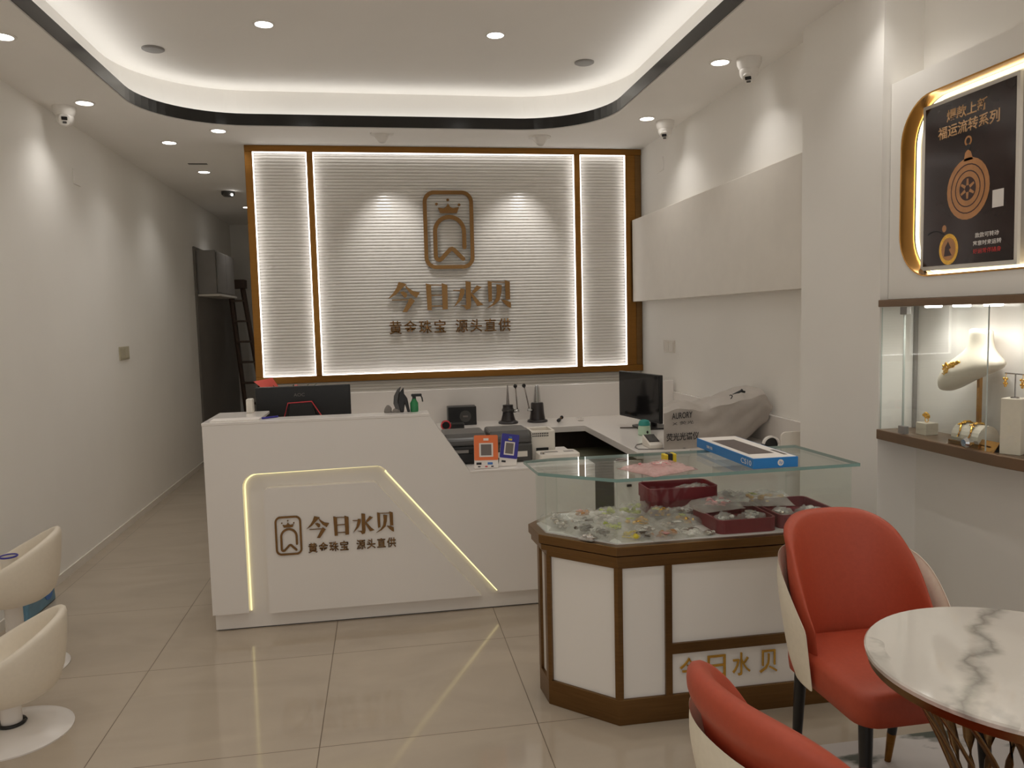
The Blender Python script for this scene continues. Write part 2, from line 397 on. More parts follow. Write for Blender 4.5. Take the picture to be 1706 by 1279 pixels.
# ------------------------------------------------------------------ ceiling fixtures
def make_downlight(label, group='recessed ceiling downlights'):
    t = thing('recessed_downlight', label, 'downlight', group=group)
    bm = BM(); lathe(bm, [(0.046, 0.004), (0.060, 0.004), (0.060, -0.004), (0.047, -0.006), (0.046, 0.004)], seg=28, cap=False); obj('trim_ring', bm, fixture_white, t, smooth='auto')
    bm = BM(); lathe(bm, [(0.046, 0.001), (0.046, -0.003), (0.02, -0.005)], seg=28); obj('lens', bm, lamp_e, t)
    L = bpy.data.lights.new('lamp', 'SPOT'); L.energy = DOWN_W; L.color = LAMP; L.spot_size = math.radians(118); L.spot_blend = 1.0; L.shadow_soft_size = 0.03
    o = bpy.data.objects.new('lamp', L); COL.objects.link(o); o.location = (0, 0, -0.02); o.parent = t
    return t
spots = [
 (-1.66, 4.01, ZC, 'round recessed downlight at the left edge of the view beside the wall'),
 (-1.695, 5.12, ZC, 'round recessed downlight next to the left dome camera'),
 (-1.06, 5.77, ZC, 'round recessed downlight just in front of the sign, at its upper left corner'),
 (-1.48, 6.157, ZC, 'round recessed downlight at the mouth of the passage left of the sign'),
 (-1.48, 7.30, ZC, 'round recessed downlight second along the passage ceiling'),
 (-1.467, 9.46, ZC, 'small far downlight at the end of the passage beside the bronze frame'),
 (1.847, 4.06, ZC, 'round recessed downlight beside the nearer right dome camera'),
 (1.85, 5.24, ZC, 'round recessed downlight beside the farther right dome camera'),
 (-0.559, 4.47, ZU, 'small round downlight on the left of the raised ceiling panel'),
 (0.70, 4.51, ZU, 'small round downlight on the right of the raised ceiling panel')]
extra = [(-1.68, 2.9, ZC), (-1.68, 1.75, ZC), (-1.68, 0.6, ZC), (1.85, 2.86, ZC), (1.85, 1.66, ZC), (1.85, 0.5, ZC),
         (-0.56, 2.9, ZU), (0.7, 2.9, ZU), (-0.56, 1.4, ZU), (0.7, 1.4, ZU), (-0.56, 0, ZU), (0.7, 0, ZU)]
proto = None
for x, y, z, lab in spots + [e+('round recessed downlight in the ceiling above the front of the shop',) for e in extra]:
    if proto is None: d = proto = make_downlight(lab)
    else: d = dup(proto); d['label'] = lab
    d.location = (x, y, z)

def dome_camera(x, y, face, label):
    t = thing('dome_camera', label, 'security camera', (x, y, ZC), 0, 'dome security cameras')
    bm = BM(); lathe(bm, [(0.064, 0), (0.064, -0.012), (0.062, -0.03), (0.05, -0.055)], (x, y, ZC), 28); obj('base', bm, fixture_white, t, smooth='auto')
    bm = BM(); ball(bm, (x, y, ZC-0.066), 0.05, seg=20); obj('eyeball', bm, fixture_white, t, smooth=True)
    f = Vector((face[0], face[1], face[2])).normalized(); r = f.cross(Vector((0, 0, 1))).normalized(); u = r.cross(f)
    c = Vector((x, y, ZC-0.066))
    bm = BM(); prism(bm, rrect(-0.026, 0.026, -0.034, 0.03, 0.02, 6), 0.014, c+f*0.040, r, u, f); obj('face_plate', bm, fixture_white, t)
    bm = BM(); prism(bm, rrect(-0.016, 0.016, -0.004, 0.016, 0.003, 3), 0.004, c+f*0.053, r, u, f); obj('lens', bm, black_gloss, t)
    bm = BM(); prism(bm, rrect(-0.011, 0.011, -0.024, -0.012, 0.003, 3), 0.003, c+f*0.053, r, u, f); obj('infrared_window', bm, dark_grey, t)
dome_camera(-1.846, 5.224, (0.25, -0.9, -0.35), 'white dome camera on the ceiling near the left wall')
dome_camera(1.982, 3.998, (-0.35, -0.5, -0.9), 'white dome camera nearest the pillar on the right')
dome_camera(2.008, 5.313, (-0.35, -0.6, -0.8), 'white dome camera farther back on the right, near the bronze frame')

def sign_spot(x, y, aim, label):
    t = thing('directional_spotlight', label, 'spotlight', (x, y, ZC), 0, 'spotlights aimed at the sign')
    bm = BM(); lathe(bm, [(0.085, 0.0), (0.085, -0.006), (0.06, -0.01)], (x, y, ZC), 28); obj('trim_ring', bm, fixture_white, t, smooth='auto')
    bm = BM()
    A = Vector((x, y, ZC-0.004)); d = (Vector(aim)-A).normalized()
    u = d.cross(Vector((0, 0, 1))).normalized(); v = u.cross(d)
    # slanted snout: round at the ceiling, oval mouth turned to the sign
    r0 = [A+Vector((math.cos(2*PI*k/24), math.sin(2*PI*k/24), 0))*0.062 for k in range(24)]
    r1 = [A+Vector((math.cos(2*PI*k/24)*0.045, math.sin(2*PI*k/24)*0.036-0.012, -0.028+0.026*math.sin(2*PI*k/24))) for k in range(24)]
    r2 = [A+Vector((math.cos(2*PI*k/24)*0.03, math.sin(2*PI*k/24)*0.026-0.018, -0.044+0.03*math.sin(2*PI*k/24))) for k in range(24)]
    quad_loft(bm, [r0, r1, r2], True, False, True); obj('snout', bm, fixture_white, t, smooth=True)
    L = bpy.data.lights.new('lamp', 'SPOT'); L.energy = 19; L.color = (1, 0.97, 0.95); L.spot_size = math.radians(62); L.spot_blend = 0.9; L.shadow_soft_size = 0.02
    o = bpy.data.objects.new('lamp', L); COL.objects.link(o)
    o.matrix_basis = Matrix.Translation((x, y-0.03, ZC-0.075)) @ (Vector(aim)-Vector((x, y-0.03, ZC-0.075))).to_track_quat('-Z', 'Y').to_matrix().to_4x4()
    attach(o, t)
sign_spot(0.056, 5.80, (0.12, 6.22, 2.05), 'white tilted spotlight on the ceiling above the sign, left one')
sign_spot(1.219, 5.83, (1.08, 6.22, 2.05), 'white tilted spotlight on the ceiling above the sign, right one')
def speaker(x, y, label):
    t = thing('ceiling_speaker', label, 'speaker', (x, y, ZU), 0, 'round ceiling speakers')
    bm = BM(); lathe(bm, [(0.062, 0), (0.062, -0.006), (0.055, -0.009)], (x, y, ZU), 28); obj('rim', bm, grey, t, smooth='auto')
    bm = BM(); lathe(bm, [(0.054, -0.005), (0.054, -0.010), (0.01, -0.011)], (x, y, ZU), 28); obj('grille', bm, grey, t)
speaker(-1.24, 4.92, 'grey round speaker at the left of the raised ceiling')
speaker(1.33, 4.93, 'grey round speaker at the right of the raised ceiling')
t = thing('smoke_detector', 'small dark detector with a white pilot light on the passage ceiling', 'detector', (-1.475, 8.36, ZC))
bm = BM(); lathe(bm, [(0.065, 0), (0.065, -0.03), (0.045, -0.05)], (-1.475, 8.36, ZC), 24); obj('housing', bm, dark_grey, t, smooth='auto')
bm = BM(); ball(bm, (-1.43, 8.31, ZC-0.04), 0.012); obj('pilot_light', bm, lamp_e, t)
bm = BM(); box(bm, -1.53, -1.38, 6.93, 6.965, ZC-0.004, ZC+0.002); tag(obj('ceiling_slot', bm, dark_grey), 'thin dark slot in the passage ceiling', 'vent')

# ------------------------------------------------------------------ sign wall
FY = 6.22
GLYPH = {
 'jin': [[(100,755),(155,772),(120,805),(75,850),(18,882),(60,835),(85,795)], [(140,775),(165,800),(200,825),(245,835),(220,875),(180,845),(150,805)],
         [(105,830),(130,825),(152,838),(157,852),(150,868),(138,873),(120,850)], [(48,884),(165,884),(180,873),(208,895),(150,977),(118,977),(165,891),(48,890)]],
 'ri': [[(288,770),(325,780),(325,968),(295,968)], [(400,770),(440,785),(438,962),(402,965)], [(325,779),(402,783),(402,789),(325,785)],
        [(325,855),(402,855),(402,862),(325,862)], [(325,934),(402,934),(402,941),(325,941)]],
 'shui': [[(570,757),(607,765),(605,935),(598,962),(570,970),(555,945),(525,935),(570,936)], [(480,821),(530,824),(532,812),(562,815),(560,850),(535,900),(480,950),(515,890),(530,831),(480,828)],
          [(650,790),(685,805),(625,852),(613,838)], [(608,840),(640,880),(665,910),(695,935),(650,945),(625,900),(608,868)]],
 'bei': [[(728,758),(757,765),(757,910),(732,917)], [(757,765),(852,768),(852,775),(757,772)], [(852,755),(888,768),(888,900),(856,900)],
         [(790,785),(830,792),(825,850),(810,905),(770,940),(710,967),(760,930),(785,890),(792,840)], [(822,900),(860,906),(892,922),(893,965),(872,955),(845,930)]]}
GN = {'jin': 18, 'ri': 288, 'shui': 480, 'bei': 710}
def glyphs(org, right, upv, sx, sy, m, parent, depth):
    """brush style shop name; org is the lower left corner of the line, sx/sy metres per glyph unit"""
    r, u = Vector(right), Vector(upv); n = r.cross(u)
    for k in ('jin', 'ri', 'shui', 'bei'):
        bm = BM()
        for i, poly in enumerate(GLYPH[k]):
            prism(bm, [((p[0]-18)*sx, (977-p[1])*sy) for p in poly], depth+0.0003*i, org, r, u, n)
        obj('character', bm, m, parent)
def emblem(org, right, upv, s, m, parent, depth):
    """crowned arch in a rounded frame; org = lower left corner, s = metres per unit (370 x 570 units)"""
    r, u = Vector(right), Vector(upv); n = r.cross(u); e = thing_part('emblem', parent, org)
    bm = BM(); ribbon_mesh(bm, [(p[0]*s, p[1]*s) for p in rrect(14, 356, 14, 556, 70, 8)], 28*s, depth, org, r, u, n, True); obj('emblem_frame', bm, m, e)
    pts = [(297, 157)] + [(297, 250)] + arc(190, 272, 107, 0, 180, 14) + [(83, 100)] + arc(108, 92, 25, 180, 310, 6) + [(190, 142), (205, 146), (218, 140), (285, 72)]
    bm = BM(); ribbon_mesh(bm, [(p[0]*s, p[1]*s) for p in pts], 30*s, depth, org, r, u, n)
    for q in ((297, 157), (285, 72)): prism(bm, [(q[0]*s+15*s*math.cos(a*PI/6), q[1]*s+15*s*math.sin(a*PI/6)) for a in range(12)], depth+0.0006, org, r, u, n)
    obj('emblem_arch', bm, m, e)
    bm = BM(); prism(bm, [((x-265)*s, (672-y)*s) for x, y in ((374,225),(415,231),(435,220),(449,193),(463,220),(485,231),(530,222),(513,266),(390,266))], depth, org, r, u, n); obj('crown', bm, m, e)
    for x, y in ((365, 200), (449, 170), (531, 205)):
        bm = BM(); prism(bm, [((x-265)*s+10*s*math.cos(a*PI/7), (672-y)*s+10*s*math.sin(a*PI/7)) for a in range(14)], depth, org, r, u, n); obj('crown_pearl', bm, m, e)
def thing_part(name, parent, loc):
    o = bpy.data.objects.new(name, None); COL.objects.link(o); o.empty_display_size = 0.02
    o.matrix_basis = Matrix.Translation(loc); attach(o, parent); return o

sign = thing('shop_sign', 'large bronze framed sign wall of white ribbed panels with the gold shop name', 'sign', (0.6, FY, 1.0))
x_ = [-0.965, -0.909, -0.513, -0.467, 1.576, 1.625, 2.003, 2.138]
zt, zb = 2.812, 1.108
def framebox(*a):
    bm = BM(); box(bm, *a, bev=0.002, seg=1); return bm
obj('frame_rail', framebox(x_[0], x_[7], FY-0.012, YB, zt, ZC), bronze, sign)
obj('frame_rail', framebox(x_[0], x_[7], FY-0.012, YB, 1.055, zb), bronze, sign)
for a, b in ((0, 1), (2, 3), (4, 5)): obj('frame_stile', framebox(x_[a], x_[b], FY-0.012, YB, zb, zt), bronze, sign)
obj('frame_stile', framebox(x_[6], 2.085, FY-0.012, YB, zb, zt), bronze, sign)
obj('frame_stile', framebox(2.086, x_[7], FY-0.006, YB, zb, zt), bronze_dk, sign)
ribbed = mat('ribbed_white_panel', rgb(226, 222, 216), rough=0.2, var=0.01, scale=3)
def ribs(x0, x1, z0, z1, y):
    bm = BM(); pitch = 0.0245; n = int(round((z1-z0)/pitch)); p = (z1-z0)/n; prof = []
    for i in range(n):
        for k in range(6):
            a = PI*k/6.0
            prof.append((y-0.0105*math.sin(a), z0+(i+0.5-0.5*math.cos(a))*p))
    prof.append((y, z1))
    quad_loft(bm, [[(x0, yy, zz), (x1, yy, zz)] for yy, zz in prof], False)
    return bm
for a, b in ((1, 2), (3, 4), (5, 6)):
    obj('ribbed_panel', ribs(x_[a], x_[b], zb, zt, YB-0.012), ribbed, sign)
    bm = BM(); w = 0.0075
    for q in ((x_[a], x_[b], zt-w, zt), (x_[a], x_[b], zb, zb+w), (x_[a], x_[a]+w, zb+w, zt-w), (x_[b]-w, x_[b], zb+w, zt-w)):
        box(bm, q[0], q[1], FY-0.006, FY+0.004, q[2], q[3])
    obj('led_strip', bm, led_e, sign)
obj('ribbed_panel', ribs(-0.94, 2.13, 0.70, 1.055, YB-0.010), ribbed, sign)
LY = FY+0.012
emblem((0.356, LY, 1.918), (1, 0, 0), (0, 0, 1), 0.00107, gold_letter, sign, 0.018)
glyphs((0.056, LY, 1.585), (1, 0, 0), (0, 0, 1), 0.00112, 0.00107, gold_letter, sign, 0.018)
text('slogan_text', '黄金珠宝', (0.062, LY, 1.413), (1, 0, 0), (0, 0, 1), 0.445, 0.105, gold_letter, sign, 0.012, 0.012, 1.25)
text('slogan_text', '源头直供', (0.585, LY, 1.413), (1, 0, 0), (0, 0, 1), 0.445, 0.105, gold_letter, sign, 0.012, 0.012, 1.25)

# white board on right wall, switches
bm = BM(); box(bm, 2.05, 2.14, 3.56, 6.19, 1.628, 2.288, bev=0.003)
tag(obj('blank_board', bm, white_mat), 'long blank white board mounted on the right wall beside the sign', 'panel')
def plate(x, y0, y1, z0, z1, n, label, m):
    s = 1 if x < 0 else -1
    t = thing('light_switch', label, 'switch', (x, (y0+y1)/2, z0))
    bm = BM(); box(bm, x, x+s*0.009, y0, y1, z0, z1, bev=0.002); obj('faceplate', bm, m, t)
    w = (y1-y0-0.02)/n
    for k in range(n):
        bm = BM(); box(bm, x+s*0.009, x+s*0.013, y0+0.01+k*w+0.004, y0+0.01+(k+1)*w-0.004, z0+0.012, z1-0.012, bev=0.001, seg=1); obj('rocker', bm, m, t)
sw_m = mat('ivory_plastic', rgb(190, 182, 158), rough=0.4, var=0.02)
plate(-1.965, 6.30, 6.52, 1.272, 1.372, 2, 'ivory double switch plate on the left wall', sw_m)
plate(2.14, 5.49, 5.70, 1.235, 1.32, 2, 'white double switch plate on the right wall below the board', white_mat)
bm = BM(); box(bm, -1.965, -1.957, 5.62, 5.74, 2.47, 2.57, bev=0.002); tag(obj('blank_plate', bm, paint), 'small blank cover plate high on the left wall', 'cover plate')
bm = BM(); box(bm, 2.132, 2.14, 5.70, 5.84, 2.60, 2.70, bev=0.002); tag(obj('blank_plate', bm, paint), 'small blank cover plate high on the right wall above the board', 'cover plate')

# ------------------------------------------------------------------ passage at left
bm = BM(); box(bm, -1.965, -1.945, 8.88, 11.09, 0, 2.365, bev=0.003); struct('trim_4', bm, grey_cladding)
t = thing('hanging_cabinet', 'grey wall cabinet hung high in the passage', 'cabinet', (-1.85, 9.2, 1.84))
bm = BM(); box(bm, -1.945, -1.75, 8.95, 9.95, 1.86, 2.33, bev=0.004); obj('body', bm, grey, t)
bm = BM(); box(bm, -1.748, -1.735, 8.97, 9.44, 1.875, 2.315, bev=0.003); obj('door', bm, grey, t)
bm = BM(); box(bm, -1.748, -1.735, 9.46, 9.93, 1.875, 2.315, bev=0.003); obj('door', bm, grey, t)
bm = BM(); box(bm, -1.945, -1.72, 8.94, 9.97, 1.835, 1.858, bev=0.003); obj('bottom_shelf', bm, white_mat, t)
t = thing('stepladder', 'folded brown wooden stepladder leaning in the passage corner', 'ladder', (-1.7, 10.75, 0))
for dx in (-0.12, 0.12):
    for top, bot in (((-1.83, 10.50, 2.08), (-1.56, 10.15, 0.0)), ((-1.82, 10.56, 2.02), (-1.60, 10.34, 0.0))):
        bm = BM(); a = Vector(bot)+Vector((dx, 0, 0)); b = Vector(top)+Vector((dx*0.62, 0, 0)); tube(bm, [a, a.lerp(b, .5), b], 0.04, 6, flat=0.7); obj('rail', bm, brown_wood, t)
for k in range(1, 8):
    f = k/8.0; c = Vector((-1.56, 10.15, 0)).lerp(Vector((-1.83, 10.50, 2.08)), f); h = 0.12*(1-f*0.38)
    bm = BM(); box(bm, c.x-h, c.x+h, c.y-0.05, c.y+0.05, c.z-0.012, c.z+0.012); obj('step', bm, brown_wood, t)
bm = BM(); box(bm, -1.935, -1.70, 10.42, 10.62, 1.98, 2.09, bev=0.008); obj('top_cap', bm, brown_wood, t)

# ------------------------------------------------------------------ reception desk
RY = 3.92
desk = thing('reception_desk', 'white reception desk with a lit trapezoid recess and the gold shop name', 'reception desk', (0.1, RY, 0))
GOUT = [(-0.700, 0.095), (-0.700, 0.72)] + arc(-0.635, 0.725, 0.065, 180, 95, 6) + [(-0.04, 0.797)] + arc(-0.055, 0.732, 0.065, 80, 32, 5) + [(0.556, 0.095)]
prof = [(-0.872, 0.095)] + GOUT + [(1.08, 0.095), (1.08, 0.735), (0.423, 0.735), (0.222, 1.037), (-0.872, 1.037)]
bm = BM(); prism(bm, prof, 0.04, (0, RY+0.04, 0), (1, 0, 0), (0, 0, 1), (0, -1, 0)); obj('front_panel', bm, white_gloss, desk)
bm = BM(); prism(bm, [(-0.868, 0.006), (1.078, 0.006), (1.078, 0.735), (0.423, 0.735), (0.222, 1.037), (-0.868, 1.037)], 0.085, (0, RY+0.125, 0), (1, 0, 0), (0, 0, 1), (0, -1, 0)); obj('carcass', bm, white_gloss, desk)
bm = BM(); box(bm, -0.86, 1.07, RY+0.045, RY+0.12, 0.0, 0.008); obj('shadow_gap', bm, dark_grey, desk)
PL = [(-0.602, 0.085), (-0.602, 0.685)] + arc(-0.575, 0.688, 0.027, 180, 95, 4) + [(-0.062, 0.716)] + arc(-0.075, 0.686, 0.03, 80, 35, 4) + [(0.462, 0.085)]
bm = BM(); prism(bm, PL, 0.045, (0, RY+0.04, 0), (1, 0, 0), (0, 0, 1), (0, -1, 0)); obj('raised_plaque', bm, white_gloss, desk)
bm = BM(); ribbon_mesh(bm, [(p[0]+(0.006 if p[0] < 0 else -0.008), p[1]-(0.006 if p[1] > 0.7 else 0)) for p in GOUT], 0.006, 0.006, (0, RY+0.038, 0), (1, 0, 0), (0, 0, 1), (0, -1, 0)); obj('led_strip', bm, desk_led_e, desk)
bm = BM(); box(bm, -0.874, 0.222, RY-0.002, RY+0.13, 1.035, 1.05, bev=0.002, seg=1); box(bm, -0.874, -0.615, RY+0.13, 4.355, 1.035, 1.05, bev=0.002, seg=1); obj('counter_top', bm, white_gloss, desk)
bm = BM(); box(bm, -0.872, -0.80, RY+0.125, 4.35, 0.0, 1.035); obj('side_panel', bm, white_gloss, desk)
bm = BM(); box(bm, 0.42, 1.082, RY-0.002, RY+0.14, 0.733, 0.745, bev=0.002, seg=1); obj('ledge', bm, white_gloss, desk)
bm = BM(); box(bm, -0.80, 1.08, RY+0.125, 4.62, 0.70, 0.725, bev=0.002, seg=1); obj('desktop', bm, white_gloss, desk)
bm = BM(); box(bm, 1.05, 1.078, RY+0.125, 4.60, 0, 0.70); obj('side_panel', bm, white_gloss, desk)
e0 = (-0.556, RY-0.005, 0.375)
emblem(e0, (1, 0, 0), (0, 0, 1), 0.000345, gold_letter, desk, 0.006)
glyphs((-0.405, RY-0.005, 0.452), (1, 0, 0), (0, 0, 1), 0.00049, 0.00050, gold_letter, desk, 0.006)
text('slogan_text', '黄金珠宝', (-0.400, RY-0.005, 0.378), (1, 0, 0), (0, 0, 1), 0.196, 0.050, gold_letter, desk, 0.005, 0.015, 1.2)
text('slogan_text', '源头直供', (-0.165, RY-0.005, 0.378), (1, 0, 0), (0, 0, 1), 0.196, 0.050, gold_letter, desk, 0.005, 0.015, 1.2)

# ------------------------------------------------------------------ back worktop (L shaped) with splashbacks
ZW = 0.79
bw = thing('back_counter', 'white L shaped work counter with a tall splashback behind the reception', 'counter', (0.8, 5.2, 0))
bm = BM(); prism(bm, [(-0.85, 5.03), (1.32, 5.03), (1.32, 3.95), (1.62, 3.95), (1.62, 3.63), (2.135, 3.63), (2.135, 5.48), (-0.85, 5.48)], 0.04, (0, 0, ZW-0.04), (1, 0, 0), (0, 1, 0), (0, 0, 1)); obj('worktop', bm, white_gloss, bw, bevel=0.003)
bm = BM(); box(bm, -0.86, 2.12, 5.48, 5.505, 0.0, 1.03, bev=0.002, seg=1); obj('splashback', bm, white_gloss, bw)
bm = BM(); box(bm, 2.118, 2.138, 3.63, 5.478, ZW, 0.945, bev=0.002, seg=1); obj('side_splashback', bm, white_gloss, bw)
bm = BM(); box(bm, -0.60, 1.60, 5.30, 5.478, 0.0, ZW-0.04); obj('shaded_cabinet_front', bm, dark_wood_shade, bw)  # dark colour puts in the shade of the space under the counter
bm = BM(); box(bm, 1.36, 1.62, 3.97, 4.00, 0.0, ZW-0.04); obj('end_panel', bm, white_gloss, bw)
bm = BM(); box(bm, 1.205, 1.355, 3.975, 3.995, 0.02, ZW-0.05, bev=0.002); obj('gate_panel', bm, white_panel, bw)
bm = BM(); box(bm, 1.27, 1.295, 3.965, 3.976, 0.60, 0.612); obj('gate_lock', bm, black, bw)
bm = BM(); box(bm, 1.62, 2.13, 3.66, 3.69, 0.0, ZW-0.04); obj('end_panel', bm, white_gloss, bw)
bm = BM(); box(bm, 1.62, 1.64, 3.69, 4.0, 0.0, ZW-0.04); obj('end_panel', bm, white_gloss, bw)
bm = BM(); box(bm, 1.60, 2.13, 4.02, 5.29, 0.0, ZW-0.04); obj('shaded_cabinet_front', bm, dark_wood_shade, bw)  # right arm: under-counter shade again put in as dark colour
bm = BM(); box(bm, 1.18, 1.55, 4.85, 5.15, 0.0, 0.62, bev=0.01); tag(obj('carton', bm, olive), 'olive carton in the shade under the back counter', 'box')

# ------------------------------------------------------------------ things on the reception desk
def leaf(bm, pts, w, mi=0):
    tube(bm, pts, w, 6, mi)
mon = thing('computer_monitor', 'black monitor seen from behind with a red arc on its back, behind the desk top', 'monitor', (-0.44, 4.55, 0.725))
bm = BM(); box(bm, -0.715, -0.19, 4.545, 4.58, 0.84, 1.163, bev=0.006); obj('back_shell', bm, black, mon)
bm = BM(); box(bm, -0.712, -0.193, 4.58, 4.585, 0.845, 1.158); obj('screen', bm, screen_m, mon)
bm = BM(); prism(bm, [(-0.56, 0.86), (-0.53, 1.07), (-0.40, 1.075), (-0.355, 0.86)], 0.035, (0, 4.545, 0)); obj('rear_bulge', bm, black, mon, bevel=0.008)
bm = BM(); tube(bm, [(-0.562, 4.507, 0.98), (-0.535, 4.507, 1.072), (-0.405, 4.507, 1.077), (-0.345, 4.507, 0.98)], 0.0035, 6); obj('red_trim', bm, red_soft, mon)
text('brand_mark', 'AOC', (-0.505, 4.544, 1.105), (1, 0, 0), (0, 0, 1), 0.06, 0.018, grey_ink, mon, 0.001)
bm = BM(); box(bm, -0.49, -0.43, 4.52, 4.55, 0.74, 0.90); obj('stand_neck', bm, black, mon)
bm = BM(); lathe(bm, [(0.12, 0.0), (0.12, 0.008), (0.02, 0.016)], (-0.46, 4.52, 0.725), 24); obj('stand_base', bm, black, mon)
bm = BM(); box(bm, -0.84, -0.61, 3.945, 4.04, 1.050, 1.056, bev=0.001, seg=1); tag(obj('paper_sheet', bm, card_white), 'white papers on the left of the reception desk top', 'paper')
bm = BM(); tube(bm, [(-0.60, 3.98, 1.055), (-0.53, 4.03, 1.055)], 0.005, 6); tag(obj('pen', bm, indigo_card), 'blue pen lying beside the white papers on the reception top', 'pen')
bm = BM(); box(bm, -0.722, -0.688, 4.27, 4.33, 1.05, 1.125, bev=0.006); tag(obj('white_block', bm, white_mat), 'white upright block on the desk top beside the black monitor', 'block')
# flowers behind the monitor
t = thing('flower_arrangement', 'coral flowers with dark leaves behind the black monitor', 'flowers', (-0.62, 5.2, ZW))
bm = BM(); lathe(bm, [(0.05, 0), (0.06, 0.12), (0.045, 0.2)], (-0.62, 5.2, ZW), 16); obj('pot', bm, white_mat, t, smooth='auto')
for q, (a, b, c) in enumerate((((-0.63, 5.2, 0.98), (-0.74, 5.18, 1.14), (-0.82, 5.17, 1.155)), ((-0.6, 5.2, 0.98), (-0.60, 5.19, 1.09), (-0.55, 5.18, 1.12)))):
    bm = BM()
    A, B, C_ = Vector(a), Vector(b), Vector(c)
    quad_loft(bm, [[A+Vector((0, -.01, 0)), A+Vector((0, .01, 0))], [A.lerp(B, .6)+Vector((-.03, -.05, -.02)), A.lerp(B, .6)+Vector((.03, .05, .02))], [B+Vector((-.02, -.05, -.03)), B+Vector((.03, .05, .03))], [C_+Vector((0, -.005, 0)), C_+Vector((0.005, .005, 0))]], False)
    obj('petal', bm, coral, t, smooth=True)
for dx in (-0.05, 0.03, 0.09, 0.12):
    bm = BM(); tube(bm, [(-0.62, 5.2, 0.97), (-0.62+dx, 5.19, 1.08), (-0.62+dx*1.6, 5.17, 1.125)], 0.012, 6, flat=0.4, r1=0.004); obj('leaf', bm, leaf_m, t)
# small things near the right end of the desk top
def rock(name, x, y, z, sx, sy, sz, m):
    bm = BM(); ball(bm, (x, y, z), 1.0, sx, sy, sz, seg=14)
    for v in bm.verts:
        v.co += Vector((1, 1, 1))*0.0
        if v.co.z < z: v.co.z = z
        d = noise.noise(v.co*60)*0.004; v.co.x += d; v.co.y += d; v.co.z += max(0, d)
    return obj(name, bm, m, smooth=True)
tag(rock('grey_stone', 0.019, 4.03, 1.05, 0.02, 0.018, 0.040, stone_m), 'pointed grey stone at the left of the dark ornament on the desk top', 'stone')
tag(rock('grey_stone', 0.060, 4.025, 1.05, 0.022, 0.018, 0.022, stone_m), 'low grey stone touching the dark ornament on the desk top', 'stone')
t = thing('horn_ornament', 'dark curved fin shaped ornament on the reception desk top', 'ornament', (0.1, 4.03, 1.05))
bm = BM(); prism(bm, [(0.062, 0.0), (0.046, 0.045), (0.05, 0.085), (0.068, 0.118), (0.088, 0.133), (0.078, 0.1), (0.07, 0.06), (0.085, 0.0)], 0.03, (0, 4.045, 1.05)); obj('outer_fin', bm, dark_grey, t, bevel=0.004)
bm = BM(); prism(bm, [(0.082, 0.0), (0.068, 0.05), (0.078, 0.1), (0.1, 0.128), (0.102, 0.095), (0.118, 0.07), (0.13, 0.0), (0.116, 0.0), (0.104, 0.042), (0.098, 0.0)], 0.036, (0, 4.048, 1.05)); obj('inner_fin', bm, black, t, bevel=0.004)
t = thing('spray_bottle', 'small green spray bottle with black trigger on the desk top', 'bottle', (0.152, 4.025, 1.05))
bm = BM(); lathe(bm, [(0.020, 0), (0.021, 0.01), (0.021, 0.045), (0.012, 0.06), (0.010, 0.068)], (0.152, 4.025, 1.05), 16); obj('bottle_body', bm, green_liq, t, smooth='auto')
bm = BM(); box(bm, 0.143, 0.162, 4.017, 4.033, 1.117, 1.128, bev=0.002); box(bm, 0.138, 0.192, 4.017, 4.033, 1.128, 1.142, bev=0.004); tube(bm, [(0.186, 4.025, 1.135), (0.193, 4.025, 1.12), (0.196, 4.025, 1.10)], 0.004, 6); obj('trigger_head', bm, black, t)
t = thing('hand_tool', 'dark handle with a pink rim standing out at the end of the desk top', 'tool', (0.27, 4.2, 0.85))
def cyl_between(bm, a, b, r, r1=None, seg=16): tube(bm, [a, b], r, seg, r1=r1)

# payment stands on the ledge (codes left out)
def pay_stand(name, label, x0, x1, z0, z1, y, rot, m, foot, marks):
    t = thing(name, label, 'payment stand', ((x0+x1)/2, y, z0))
    cx = (x0+x1)/2; w = (x1-x0)/2; h = z1-z0; F = 0.24
    R = Matrix.Translation((cx, y, z0)) @ Matrix.Rotation(rot, 4, 'Y') @ Matrix.Rotation(math.radians(-10), 4, 'X')
    def part(nm, pts, d, off, mm):
        bm = BM(); prism(bm, pts, d, (0, off, 0)); bm.transform(R); return obj(nm, bm, mm, t)
    part('clear_back', rrect(-w, w, 0, h, 0.006, 3), 0.004, 0.004, card_white)
    part('colour_card', rrect(-w, w, h*F, h, 0.006, 3), 0.0015, 0.0, m)
    part('blank_window', [(-w*0.58, h*(F+0.10)), (w*0.58, h*(F+0.10)), (w*0.58, h*0.76), (-w*0.58, h*0.76)], 0.001, -0.0015, card_white)
    part('grey_square', [(-w*0.44, h*(F+0.145)), (w*0.44, h*(F+0.145)), (w*0.44, h*0.72), (-w*0.44, h*0.72)], 0.0008, -0.0025, grey_ink)
    for q, (px, pz, s, mm) in enumerate(marks):
        part('printed_mark', [(px*w-s*2.2, pz*h-s), (px*w+s*2.2, pz*h-s), (px*w+s*2.2, pz*h+s), (px*w-s*2.2, pz*h+s)], 0.0008, -0.0016 if pz > F else 0.0, mm)
    bm = BM(); box(bm, -w, w, -0.004, 0.045, 0, 0.004); bm.transform(Matrix.Translation((cx, y, z0))); obj('foot', bm, foot, t)
    return t
blue_ink = mat('blue_ink', rgb(70, 120, 190), rough=0.5, var=0.02)
